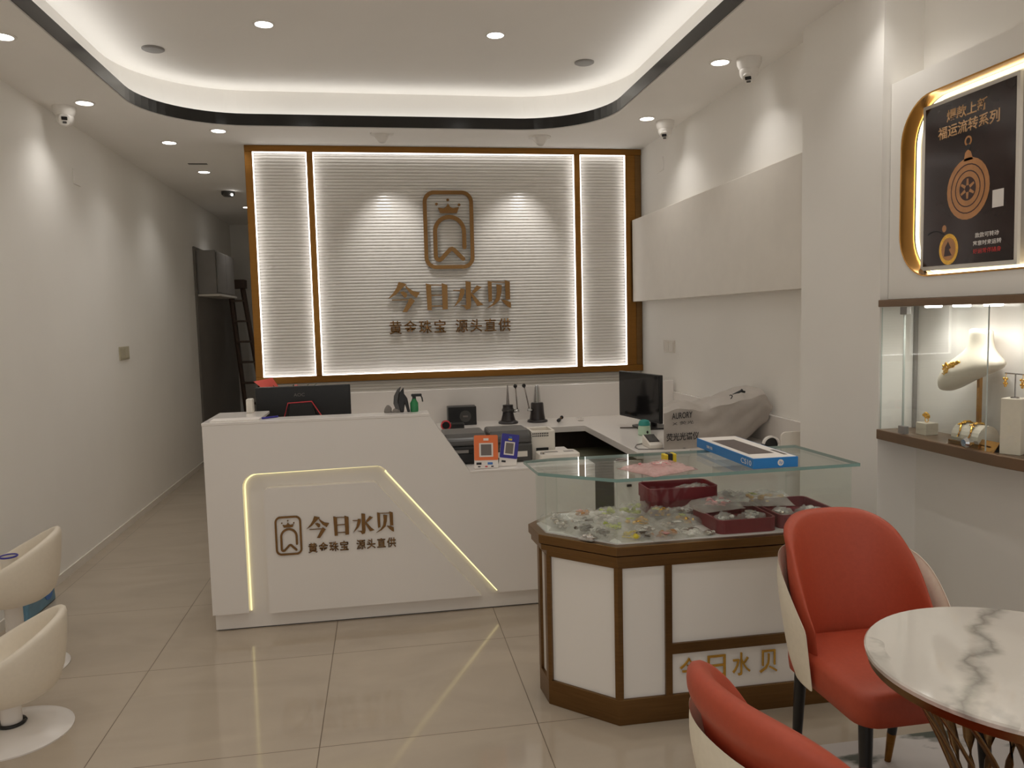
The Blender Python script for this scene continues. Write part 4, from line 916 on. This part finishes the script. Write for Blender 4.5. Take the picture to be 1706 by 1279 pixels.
# on the glass top
bag(1.005, 2.76, ZG, 0.17, 0.15, 0.03, 0.4, 'pink', 'pinkish plastic bag lying on top of the glass showcase', bag_pink)
t = thing('tape_dispenser', 'yellow and black tape dispenser on the glass beside the pink bag', 'tape dispenser', (1.095, 2.90, ZG))
bm = BM(); box(bm, 1.072, 1.088, 2.87, 2.91, ZG, ZG+0.032, bev=0.003); box(bm, 1.106, 1.122, 2.87, 2.91, ZG, ZG+0.034, bev=0.003); box(bm, 1.08, 1.115, 2.875, 2.905, ZG, ZG+0.008); obj('yellow_sides', bm, yellow, t)
bm = BM(); box(bm, 1.088, 1.106, 2.868, 2.908, ZG+0.006, ZG+0.035, bev=0.003); obj('black_core', bm, black, t)
bm = BM(); tube(bm, [(0.925+0.022*math.cos(a*PI/8), 2.96+0.02*math.sin(a*PI/8), ZG+0.004) for a in range(17)], 0.003, 6); tag(obj('wire_ring', bm, steel), 'small wire ring lying on the left of the glass top', 'ring')
hp = thing('keyboard_box', 'flat blue and white keyboard carton on the glass top', 'box', (1.43, 2.92, ZG))
hx0, hx1, hy0, hy1 = 1.338, 1.517, 2.662, 3.185
bm = BM(); box(bm, hx0, hx1, hy0, hy1, ZG, ZG+0.038); 
obj('carton', bm, blue_card, hp)
bm = BM(); box(bm, hx0+0.004, hx1-0.004, hy0+0.006, hy1-0.002, ZG+0.038, ZG+0.0386); obj('white_lid_print', bm, card_white, hp)
bm = BM(); prism(bm, [(hx0+0.028, hy0+0.09), (hx1-0.048, hy0+0.09), (hx1-0.05, hy1-0.09), (hx0+0.028, hy1-0.09)], 0.0004, (0, 0, ZG+0.0386), (1, 0, 0), (0, 1, 0), (0, 0, 1))
obj('keyboard_picture', bm, mat('printed_keyboard', rgb(92, 80, 78), rough=0.4, var=0.2, scale=90), hp)
bm = BM(); prism(bm, [(hx1-0.03, hy0+0.05), (hx1-0.015, hy0+0.05), (hx1-0.015, hy0+0.16), (hx1-0.03, hy0+0.16)], 0.0004, (0, 0, ZG+0.0386), (1, 0, 0), (0, 1, 0), (0, 0, 1)); obj('mouse_picture', bm, dark_grey, hp)
bm = BM(); lathe(bm, [(0.012, 0), (0.012, 0.0008)], (1.447, hy0, ZG+0.019), 28, axis='Y'); obj('round_logo', bm, card_white, hp)
text('logo_letters', 'hp', (1.4395, hy0-0.0009, ZG+0.0105), (1, 0, 0), (0.25, 0, 0.97), 0.0135, 0.0165, blue_card, hp, 0.0004)
text('carton_word', 'CS10', (hx0, hy0+0.10, ZG+0.008), (0, -1, 0), (0, 0, 1), 0.085, 0.02, card_white, hp, 0.0005)
text('carton_word', '键盘', (hx0, hy0+0.42, ZG+0.012), (0, -1, 0), (0, 0, 1), 0.06, 0.012, card_white, hp, 0.0005)

# ------------------------------------------------------------------ lit poster box on the right wall
pb = thing('poster_light_box', 'white wall board with a rounded gold rimmed lit opening', 'light box', (2.14, 2.28, 1.56))
KX, BY0, BY1 = 2.076, 1.62, 2.942
bm = BM()
ov = [bm.verts.new((KX, y, z)) for y, z in ((BY0, 1.558), (BY1, 1.558), (BY1, 2.424), (BY0, 2.424))]
OPEN = rrect(1.69, 2.873, 1.642, 2.327, 0.17, 10)
iv = [bm.verts.new((KX, y, z)) for y, z in OPEN]
es = [bm.edges.new((l[i], l[(i+1) % len(l)])) for l in (ov, iv) for i in range(len(l))]
bmesh.ops.triangle_fill(bm, use_beauty=True, edges=es)
for s in ((BY0, BY1, 2.424), (BY0, BY1, 1.558)):
    bm.faces.new([bm.verts.new(p) for p in ((KX, s[0], s[2]), (KX, s[1], s[2]), (2.216, s[1], s[2]), (2.216, s[0], s[2]))])
for y in (BY0, BY1): bm.faces.new([bm.verts.new(p) for p in ((KX, y, 1.558), (KX, y, 2.424), (2.216, y, 2.424), (2.216, y, 1.558))])
obj('board', bm, paint, pb)
bm = BM(); quad_loft(bm, [[(x, y, z) for y, z in rrect(1.69-o, 2.873+o, 1.642-o, 2.327+o, 0.17+o, 10)] for x, o in ((KX+0.001, 0.004), (KX-0.003, 0.003), (KX-0.003, -0.003), (2.135, -0.003))], True); obj('gold_rim', bm, rim_gold, pb, smooth='auto')
bm = BM(); prism(bm, [(y, z) for y, z in rrect(1.685, 2.878, 1.637, 2.332, 0.17, 10)], 0.004, (2.150, 0, 0), (0, 1, 0), (0, 0, 1), (-1, 0, 0)); obj('recess_back', bm, white_gloss, pb)
bm = BM(); ribbon_mesh(bm, rrect(1.70, 2.863, 1.652, 2.317, 0.16, 10), 0.012, 0.006, (2.147, 0, 0), (0, 1, 0), (0, 0, 1), (-1, 0, 0), True); obj('led_strip', bm, poster_led_e, pb)
po = thing('pendant_poster', 'dark poster with two gold pendants and gold headings in the lit opening', 'poster', (2.12, 2.56, 1.66))
PX = 2.112
def pp(nm, pts, m, d, off): # poster layer: pts in (Y, z)
    bm = BM(); prism(bm, pts, d, (PX-off, 0, 0), (0, 1, 0), (0, 0, 1), (-1, 0, 0)); return obj(nm, bm, m, po)
pp('white_border', [(2.318, 1.652), (2.798, 1.665), (2.798, 2.294), (2.330, 2.292)][::-1] and [(2.322, 1.658), (2.798, 1.664), (2.798, 2.294), (2.330, 2.294)], white_mat, 0.012, -0.012)
pp('print', [(2.336, 1.674), (2.783, 1.680), (2.783, 2.280), (2.344, 2.280)], poster_bg, 0.001, 0.0)
def ring_pts(cy, cz, r, ry=1.0, n=28): return [(cy+r*math.cos(2*PI*k/n), cz+r*ry*math.sin(2*PI*k/n)) for k in range(n)]
pp('pendant_disc', ring_pts(2.553, 1.945, 0.104, 1.06), poster_gold, 0.0006, 0.001)
def pring(nm, cy, cz, r, w, m, off):
    bm = BM(); ribbon_mesh(bm, ring_pts(cy, cz, r, 1.06), w, 0.0005, (PX-off, 0, 0), (0, 1, 0), (0, 0, 1), (-1, 0, 0), True); return obj(nm, bm, m, po)
pring('pendant_ring', 2.553, 1.945, 0.082, 0.004, poster_dark, 0.0016); pring('pendant_ring', 2.553, 1.945, 0.06, 0.004, poster_dark, 0.0016)
pp('pendant_hub', ring_pts(2.553, 1.945, 0.04, 1.06), poster_dark, 0.0005, 0.0016)
for k in range(6):
    a = PI/6+k*PI/3; c, s = math.cos(a), math.sin(a)
    pp('pendant_petal', [(2.553+c*0.012-s*0.006, 1.945+s*0.012+c*0.006), (2.553+c*0.036-s*0.004, 1.945+s*0.036+c*0.004), (2.553+c*0.036+s*0.004, 1.945+s*0.036-c*0.004), (2.553+c*0.012+s*0.006, 1.945+s*0.012-c*0.006)], poster_gold, 0.0005, 0.0021)
pp('pendant_bail', [(2.575, 2.045), (2.57, 2.075), (2.556, 2.085), (2.542, 2.075), (2.53, 2.045)], poster_gold, 0.0006, 0.001)
pring('pendant_loop', 2.556, 2.115, 0.014, 0.007, poster_gold, 0.001)
pp('cord_bead', ring_pts(2.556, 2.093, 0.013, 0.8, 14), ink, 0.0006, 0.0012)
pp('small_pendant', ring_pts(2.643, 1.736, 0.05, 1.15), gold, 0.0006, 0.001)
pp('small_pendant_face', ring_pts(2.643, 1.736, 0.037, 1.15), poster_gold, 0.0005, 0.0016)
pp('small_pendant_figure', [(2.665, 1.71), (2.66, 1.745), (2.645, 1.765), (2.63, 1.74), (2.64, 1.735), (2.625, 1.712)], poster_dark, 0.0005, 0.0021)
bm = BM(); ribbon_mesh(bm, arc(2.72, 1.735, 0.075, 60, 170, 12) , 0.006, 0.0005, (PX-0.001, 0, 0), (0, 1, 0), (0, 0, 1), (-1, 0, 0)); obj('cord', bm, ink, po)
pp('small_loop', ring_pts(2.668, 1.815, 0.011, 1.2, 14), poster_gold, 0.0005, 0.001)
RGT, UPV = (0, -1, 0), (0, 0, 1)
def ptext(body, yl, yr, z0, z1, m, bold=0.0): text('poster_text', body, (PX-0.001, yl, z0), RGT, UPV, yl-yr, z1-z0, m, po, 0.0005, bold)
ptext('爆款上新', 2.668, 2.468, 2.205, 2.25, poster_text, 0.02)
ptext('福运流转系列', 2.712, 2.412, 2.148, 2.195, poster_text, 0.02)
ptext('款款可转动', 2.512, 2.402, 1.764, 1.782, card_white, 0.01)
ptext('寓意时来运转', 2.520, 2.390, 1.736, 1.754, card_white, 0.01)
ptext('好运常伴随身', 2.520, 2.390, 1.708, 1.726, red_ink, 0.01)
pp('blank_square', [(2.385, 1.86), (2.435, 1.86), (2.435, 1.92), (2.385, 1.92)], card_white, 0.0006, 0.001)

# ------------------------------------------------------------------ wall display cabinet under the poster
wc = thing('glass_display_cabinet', 'glass wall display with a taupe top and rounded shelf on the right wall', 'display cabinet', (2.12, 2.5, 1.0))
def shelf_plan(xf):
    return [(2.218, 2.943), (xf, 2.943), (xf, 2.36)] + [(xf+(2.218-xf)*(1-math.cos(a*PI/20)), 2.36-0.36*math.sin(a*PI/20)) for a in range(1, 11)]
bm = BM(); slab(bm, shelf_plan(2.03), 0.977, 1.018); obj('bottom_shelf', bm, taupe, wc, bevel=0.003)
bm = BM(); slab(bm, shelf_plan(2.03), 1.527, 1.556); obj('top_shelf', bm, taupe, wc, bevel=0.003)
bm = BM(); box(bm, 2.208, 2.219, 2.02, 2.94, 1.018, 1.527); obj('back_panel', bm, white_panel, wc)
bm = BM(); box(bm, 2.195, 2.208, 2.93, 2.943, 1.018, 1.527); obj('corner_trim', bm, grey, wc)
def wglass(y0, y1):
    bm = BM(); box(bm, 2.044, 2.050, y0, y1, 1.02, 1.525)
    bm.normal_update()
    for f in bm.faces:
        if abs(f.normal.y) > 0.5: f.material_index = 1
    obj('glass_front', bm, [glass_m, pale_edge], wc)
wglass(2.80, 2.938); wglass(2.362, 2.794)
bm = BM()
arcp = [(2.047+(2.2-2.047)*(1-math.cos(a*PI/20)), 2.356-0.33*math.sin(a*PI/20)) for a in range(0, 11)]
quad_loft(bm, [[(x, y, 1.02), (x, y, 1.525)] for x, y in arcp], False); obj('glass_front', bm, glass_m, wc, smooth=True)
for z in (1.495, 1.021):
    bm = BM(); box(bm, 2.036, 2.056, 2.772, 2.812, z, z+0.030, bev=0.002); obj('hinge_clamp', bm, grey, wc)
bm = BM(); lathe(bm, [(0.010, 0), (0.010, 0.012), (0.017, 0.016), (0.019, 0.026), (0.012, 0.036)], (2.044, 2.42, 1.042), 20, axis='X'); obj('lock_knob', bm, chrome, wc, smooth='auto')
for y in (2.71, 2.56, 2.41):
    bm = BM(); lathe(bm, [(0.03, 0), (0.03, -0.006), (0.024, -0.008)], (2.105, y, 1.527), 20); o = obj('puck_light', bm, puck_e, wc)
    L = bpy.data.lights.new('lamp', 'SPOT'); L.energy = 2.3; L.color = (1, 0.96, 0.90); L.spot_size = math.radians(150); L.spot_blend = 1.0; L.shadow_soft_size = 0.03
    lo = bpy.data.objects.new('lamp', L); COL.objects.link(lo); lo.matrix_basis = Matrix.Translation((2.105, y, 1.513)); attach(lo, wc)
# necklace bust
nb = thing('necklace_bust', 'white necklace bust on a gold pole in the wall display', 'display bust', (2.15, 2.53, 1.018))
bm = BM(); rings = []
for z, cy, cx, ry, rxx in ((1.440, 2.515, 2.150, 0.046, 0.034), (1.425, 2.515, 2.150, 0.046, 0.034), (1.390, 2.515, 2.150, 0.046, 0.034), (1.365, 2.515, 2.148, 0.056, 0.038), (1.345, 2.515, 2.145, 0.082, 0.044),
                       (1.325, 2.515, 2.142, 0.118, 0.050), (1.305, 2.525, 2.138, 0.132, 0.054), (1.285, 2.555, 2.132, 0.118, 0.054), (1.260, 2.590, 2.124, 0.090, 0.050), (1.235, 2.612, 2.118, 0.068, 0.042), (1.212, 2.632, 2.114, 0.042, 0.03), (1.203, 2.638, 2.113, 0.018, 0.014)):
    rings.append([(cx+rxx*math.cos(2*PI*k/28), cy+ry*math.sin(2*PI*k/28), z+(0.012 if z > 1.4 else 0)*math.cos(2*PI*k/28+PI/2)*-0.3) for k in range(28)])
quad_loft(bm, rings, True, True, True); obj('bust_form', bm, white_leather, nb, smooth=True, subsurf=1)
bm = BM(); box(bm, 2.155, 2.167, 2.523, 2.536, 1.024, 1.29); obj('pole', bm, rim_gold, nb)
bm = BM(); box(bm, 2.12, 2.20, 2.49, 2.57, 1.018, 1.026, bev=0.002); obj('foot', bm, rim_gold, nb)
ne = thing('gold_necklace', 'gold filigree necklace on the white bust', 'necklace', (2.09, 2.6, 1.3))
bm = BM(); rr = random.Random(3)
for k in range(70):
    f = rr.random(); y = 2.628-0.10*f; z = 1.290+0.030*f+rr.uniform(-0.028, 0.016)*(1.1-f)
    xx = 2.138-0.055*math.sqrt(max(0.0, 1-((y-2.535)/0.14)**2))-0.010
    ball(bm, (xx, y, z), rr.uniform(0.003, 0.0055), seg=6)
obj('filigree', bm, gold, ne, smooth=True)
bm = BM(); tube(bm, [(2.098, 2.56, 1.318), (2.108, 2.54, 1.345), (2.118, 2.52, 1.37)], 0.0015, 6); obj('chain', bm, gold, ne)
# ring on a block, bracelets on a roll, price tent, earrings
bm = BM(); box(bm, 2.095, 2.15, 2.725, 2.785, 1.018, 1.066, bev=0.002); tag(obj('ring_block', bm, white_leather), 'small white block under the gold ring in the wall display', 'display block')
rg = thing('gold_ring', 'gold ring with a flower head on the small white block', 'ring', (2.12, 2.752, 1.066))
bm = BM(); ribbon_mesh(bm, [(0.009*math.cos(2*PI*k/20), 0.010+0.009*math.sin(2*PI*k/20)) for k in range(20)], 0.002, 0.003, (2.12, 2.752, 1.0665), (0, -1, 0), (0, 0, 1), (-1, 0, 0), True); obj('band', bm, gold, rg)
bm = BM()
for k in range(9): ball(bm, (2.117+0.004*math.cos(k), 2.752+0.015*math.cos(2*PI*k/8), 1.095+0.008*math.sin(2*PI*k/8)), 0.006, seg=8)
obj('flower_head', bm, gold, rg, smooth=True)
br = thing('bracelet_roll', 'cream half round bracelet roll on a brown base in the wall display', 'display stand', (2.10, 2.47, 1.018))
bm = BM(); prism(bm, [(2.065, 1.018), (2.065, 1.036)]+[(2.105+0.045*math.cos(math.radians(a)), 1.045+0.052*math.sin(math.radians(a))) for a in range(180, -1, -15)]+[(2.148, 1.018)], 0.13, (0, 2.545, 0), (1, 0, 0), (0, 0, 1), (0, -1, 0)); obj('roll', bm, white_leather, br)
bm = BM(); box(bm, 2.055, 2.16, 2.405, 2.555, 1.018, 1.034, bev=0.002); obj('base', bm, bronze, br)
for i, y in enumerate((2.515, 2.462)):
    bc = thing('gold_bracelet', ('gold bracelet on the left of the cream roll', 'gold bracelet on the right of the cream roll')[i], 'bracelet', (2.105, y, 1.09), 0, 'gold bracelets on the cream roll')
    bm = BM(); R0 = random.Random(i)
    tube(bm, [(2.105+0.0485*math.cos(math.radians(a)), y-0.012*math.sin(a*0.05), 1.045+0.0555*math.sin(math.radians(a))) for a in range(175, 20, -12)], 0.0035, 6)
    obj('band', bm, gold, bc)
    bm = BM()
    for k in range(10): ball(bm, (2.105-0.03+0.004*k, y+R0.uniform(-.012, .012), 1.045+0.056*math.sqrt(max(0.05, 1-((-0.03+0.004*k)/0.05)**2))+0.002), 0.006, 1, 1, .5, seg=6)
    obj('ornaments', bm, gold, bc, smooth=True)
pt = thing('price_tent', 'small brass tent card in front of the bracelet roll', 'price card', (2.075, 2.38, 1.018))
bm = BM(); prism(bm, [(2.055, 1.018), (2.078, 1.052), (2.101, 1.018), (2.098, 1.018), (2.078, 1.048), (2.058, 1.018)], 0.10, (0, 2.435, 0), (1, 0, 0), (0, 0, 1), (0, -1, 0)); obj('folded_card', bm, rim_gold, pt)
bm = BM(); box(bm, 2.0635, 2.066, 2.36, 2.41, 1.030, 1.036); obj('engraved_line', bm, bronze_dk, pt)
bm = BM(); c, s = math.cos(0.5), math.sin(0.5)
prism(bm, [(2.105+a*c-b*s, 2.305+a*s+b*c) for a, b in ((-.032, -.032), (.032, -.032), (.032, .032), (-.032, .032))], 0.19, (0, 0, 1.018), (1, 0, 0), (0, 1, 0), (0, 0, 1)); tag(obj('display_plinth', bm, white_leather, bevel=0.002), 'tall white square plinth at the right of the wall display', 'plinth')
es_ = thing('earring_stand', 'thin T shaped earring stand on the tall white plinth', 'stand', (2.105, 2.305, 1.208))
bm = BM(); tube(bm, [(2.105, 2.305, 1.208), (2.105, 2.305, 1.29)], 0.0022, 6); obj('pole', bm, steel, es_)
bm = BM(); tube(bm, [(2.105, 2.35, 1.29), (2.105, 2.262, 1.29)], 0.0025, 6); obj('crossbar', bm, steel, es_)
bm = BM(); lathe(bm, [(0.014, 0), (0.012, 0.004)], (2.105, 2.305, 1.208), 14); obj('foot', bm, steel, es_)
for i, y in enumerate((2.342, 2.270)):
    ea = thing('gold_earring', ('gold drop earring on the left arm of the T stand', 'gold drop earring on the right arm of the T stand')[i], 'earring', (2.102, y, 1.27), 0, 'gold drop earrings')
    bm = BM(); tube(bm, [(2.103, y, 1.29), (2.100, y, 1.275)], 0.001, 5); obj('hook', bm, gold, ea)
    bm = BM()
    for dz, dy in ((-.004, -.006), (-.004, .006), (-.012, 0), (-.02, -.005), (-.02, .005), (-.028, 0)): ball(bm, (2.100, y+dy, 1.275+dz), 0.0045, seg=6)
    obj('drop', bm, gold, ea, smooth=True)

# ------------------------------------------------------------------ round table
TC = (1.411, 1.478)
rt_ = thing('round_table', 'round white marble topped table with a bronze cage base', 'table', (TC[0], TC[1], 0))
bm = BM(); lathe(bm, [(0.336, 0.704), (0.341, 0.707), (0.342, 0.716), (0.338, 0.720)], (0, 0, 0), 72); o = obj('marble_top', bm, marble, None, smooth='auto'); o.parent = rt_
bm = BM(); lathe(bm, [(0.30, 0.684), (0.334, 0.686), (0.336, 0.704), (0.30, 0.705)], (0, 0, 0), 72); o = obj('bronze_underframe', bm, bronze_dk, None, smooth='auto'); o.parent = rt_
for k in range(18):
    a0 = 2*PI*k/18; bm = BM(); path = []
    for i in range(13):
        f = i/12.0; z = 0.685-0.672*f; r = 0.125+0.15*abs(1-f/0.55)**1.7 if f < 0.55 else 0.125+0.12*((f-0.55)/0.45)**1.5; a = a0+0.9*f
        path.append((r*math.cos(a), r*math.sin(a), z))
    tube(bm, path, 0.013, 6, flat=0.35); o = obj('cage_bar', bm, bronze_dk, None, smooth=True); o.parent = rt_
bm = BM(); lathe(bm, [(0.26, 0.006), (0.26, 0.018), (0.22, 0.020)], (0, 0, 0), 48); o = obj('base_ring', bm, bronze_dk, None); o.parent = rt_

# rug
bm = BM(); box(bm, 1.42, 2.2, 0.2, 2.40, 0.0, 0.006, bev=0.002, seg=1); tag(obj('area_rug', bm, rug_m), 'pale grey rug with a dark green smear under the round table', 'rug')

# ------------------------------------------------------------------ dining chairs
def make_chair(label):
    t = thing('tub_chair', label, 'chair', (0, 0, 0), 0, 'orange tub chairs at the round table')
    def plan(th, z, off):
        s = 1+0.16*(z-0.45)/0.4
        cs = max(0.0, math.cos(th)); sn = math.sin(th)
        x = (0.182+off)*s*math.copysign(abs(sn)**0.85, sn)
        y = (0.17+off)*s*(cs**0.85) + 0.03 + 0.16*(z-0.45)*(0.35+0.65*cs)
        if abs(th) > PI/2: y -= 0.25*(abs(th)-PI/2)
        return x, y
    q = lambda th: abs(th)/(PI/2)
    def shellgrid(offi, offo, ztop, zbot, nth, nz, thmax, puff):
        bm = BM(); I, O = [], []
        for i in range(nth+1):
            th = -thmax+2*thmax*i/nth; a, b = [], []
            for j in range(nz+1):
                v = j/nz; z = zbot(th)+(ztop(th)-zbot(th))*v
                e = (1-abs(2*v-1)**4)*(1-abs(th/thmax)**6)
                x, y = plan(th, z, offi-puff*e*0.0+0.012*(1-e)); a.append((x, y, z))
                ta = 1-0.15*min(1, q(th))**2 if puff > 0.01 else 1.0
                bul = 0.022*max(0.0, min(1.0, (z-0.762)/0.035))*(1-min(1, q(th))**2) if puff > 0.01 else 0.0
                x, y = plan(th, z, (offo-offi)*ta+offi+puff*e*ta-0.010*(1-e)*ta+bul); b.append((x, y, z))
            I.append(a); O.append(b)
        vi = [[bm.verts.new(p) for p in r] for r in I]; vo = [[bm.verts.new(p) for p in r] for r in O]
        for i in range(nth):
            for j in range(nz):
                bm.faces.new((vi[i][j], vi[i][j+1], vi[i+1][j+1], vi[i+1][j])); bm.faces.new((vo[i][j], vo[i+1][j], vo[i+1][j+1], vo[i][j+1]))
            bm.faces.new((vi[i][nz], vo[i][nz], vo[i+1][nz], vi[i+1][nz])); bm.faces.new((vi[i][0], vi[i+1][0], vo[i+1][0], vo[i][0]))
        for j in range(nz):
            bm.faces.new((vi[0][j], vo[0][j], vo[0][j+1], vi[0][j+1])); bm.faces.new((vi[nth][j], vi[nth][j+1], vo[nth][j+1], vo[nth][j]))
        return bm
    pad = shellgrid(0.0, 0.030, lambda th: 0.856-0.30*min(1, q(th))**3.0, lambda th: 0.44, 30, 14, math.radians(92), 0.0105)
    o = obj('back_pad', pad, orange_leather, None, smooth=True, subsurf=1); o.parent = t
    sh = shellgrid(0.046, 0.064, lambda th: 0.752-0.145*min(1.05, q(th))**5, lambda th: 0.385, 30, 12, math.radians(97), 0.006)
    o = obj('outer_shell', sh, cream_leather, None, smooth=True, subsurf=1); o.parent = t
    bm = BM(); outl = []
    for p in rrect(-0.222, 0.222, -0.235, 0.20, 0.06, 6):
        outl.append(p)
    rings = []
    for z, k in ((0.382, 0.93), (0.39, 0.985), (0.42, 1.0), (0.46, 1.0), (0.477, 0.975), (0.484, 0.90), (0.487, 0.70), (0.488, 0.35)):
        rings.append([(p[0]*k, (p[1]+0.02)*k-0.02, z) for p in outl])
    quad_loft(bm, rings, True, True, True); o = obj('seat_cushion', bm, orange_leather, None, smooth=True); o.parent = t
    for sx, y0, y1 in ((-1, -0.185, -0.215), (1, -0.185, -0.215), (-1, 0.15, 0.205), (1, 0.15, 0.205)):
        a = Vector((sx*0.180, y0, 0.40)); b = Vector((sx*(0.195 if y0 < 0 else 0.168), y1, 0.0)); k = a.lerp(b, 0.72)
        bm = BM(); tube(bm, [a, k], 0.020, 14, r1=0.0145); lg = obj('leg', bm, black_wood, None, smooth='auto'); lg.parent = t
        bm = BM(); tube(bm, [k, b], 0.0148, 14, r1=0.010); c = obj('brass_cap', bm, bronze, None, smooth='auto'); c.parent = lg
    return t
ch1 = make_chair('orange and cream tub chair facing us beyond the round table')
ch2 = dup(ch1); ch2['label'] = 'orange and cream tub chair seen from behind at the left of the round table'
place(ch1, (1.455, 2.06, 0), 0.0)
place(ch2, (0.888, 1.306, 0), math.radians(99))

# ------------------------------------------------------------------ white stools at left
def make_stool(name, label, dz):
    t = thing(name, label, 'stool', (0, 0, 0), 0, 'white swivel stools by the left wall')
    bm = BM(); lathe(bm, [(0.205, 0.0), (0.206, 0.006), (0.19, 0.014), (0.12, 0.028), (0.05, 0.040), (0.03, 0.042)], (0, 0, 0), 48); o = obj('base_disc', bm, white_gloss, None, smooth='auto'); o.parent = t
    bm = BM(); tube(bm, [(0.044*math.cos(a*PI/12), 0.044*math.sin(a*PI/12), 0.046) for a in range(25)], 0.007, 6); o = obj('black_collar', bm, black, None, smooth=True); o.parent = t
    bm = BM(); lathe(bm, [(0.036, 0.04), (0.036, 0.15+dz)], (0, 0, 0), 24); o = obj('post', bm, white_gloss, None, smooth='auto'); o.parent = t
    bm = BM(); rings = []; n = 40
    def P(phi, s):
        back = max(0.0, 0.5+0.5*math.cos(phi)); rim = 0.27+0.19*back**1.3; R = 0.185+0.012*back
        tab = [(0.02, 0.135), (0.10, 0.138), (0.155, 0.165), (R*0.97, 0.215), (R+0.012, rim-0.035), (R+0.010, rim-0.004), (R-0.012, rim), (R-0.026, rim-0.018), (0.150, 0.235), (0.10, 0.225), (0.02, 0.222)]
        return tab[s]
    for s in range(11):
        rings.append([(P(2*PI*k/n, s)[0]*math.cos(2*PI*k/n), P(2*PI*k/n, s)[0]*math.sin(2*PI*k/n), P(2*PI*k/n, s)[1]+dz) for k in range(n)])
    quad_loft(bm, rings, True, True, True); o = obj('seat_shell', bm, white_leather, None, smooth=True, subsurf=1); o.parent = t
    return t
s1 = make_stool('swivel_stool', 'white low backed stool on a round base, nearest the camera at left', 0.0); place(s1, (-1.432, 3.10, 0), 0.25)
s2 = make_stool('swivel_stool', 'white stool behind the near one, close to the left wall', 0.17); place(s2, (-1.665, 3.70, 0), 0.25)
t = thing('paper_cup', 'white cup with a blue rim standing on the farther white stool', 'cup', (-1.668, 3.70, 0.392))
bm = BM(); lathe(bm, [(0.024, 0.0), (0.034, 0.128), (0.031, 0.128), (0.022, 0.006)], (-1.668, 3.70, 0.393), 24, cap=False); obj('cup_body', bm, white_mat, t, smooth='auto')
bm = BM(); tube(bm, [(-1.668+0.034*math.cos(2*PI*k/24), 3.70+0.034*math.sin(2*PI*k/24), 0.522) for k in range(25)], 0.004, 6); obj('blue_rim', bm, indigo_card, t)
t = thing('blue_package', 'pale blue printed package standing against the left wall behind the stools', 'package', (-1.90, 4.45, 0))
bm = BM(); prism(bm, [(4.30, 0.0), (4.66, 0.0), (4.645, 0.12), (4.655, 0.24), (4.31, 0.24), (4.32, 0.12)], 0.07, (-1.87, 0, 0), (0, 1, 0), (0, 0, 1), (-1, 0, 0)); obj('bag_body', bm, blue_bag_m, t, bevel=0.012)
bm = BM(); prism(bm, ring_pts(4.57, 0.10, 0.04, 0.7, 16), 0.002, (-1.868, 0, 0), (0, 1, 0), (0, 0, 1), (1, 0, 0)); obj('yellow_print', bm, yellow, t)
bm = BM(); prism(bm, ring_pts(4.56, 0.06, 0.045, 0.6, 16), 0.002, (-1.868, 0, 0), (0, 1, 0), (0, 0, 1), (1, 0, 0)); obj('blue_print', bm, blue_ink, t)
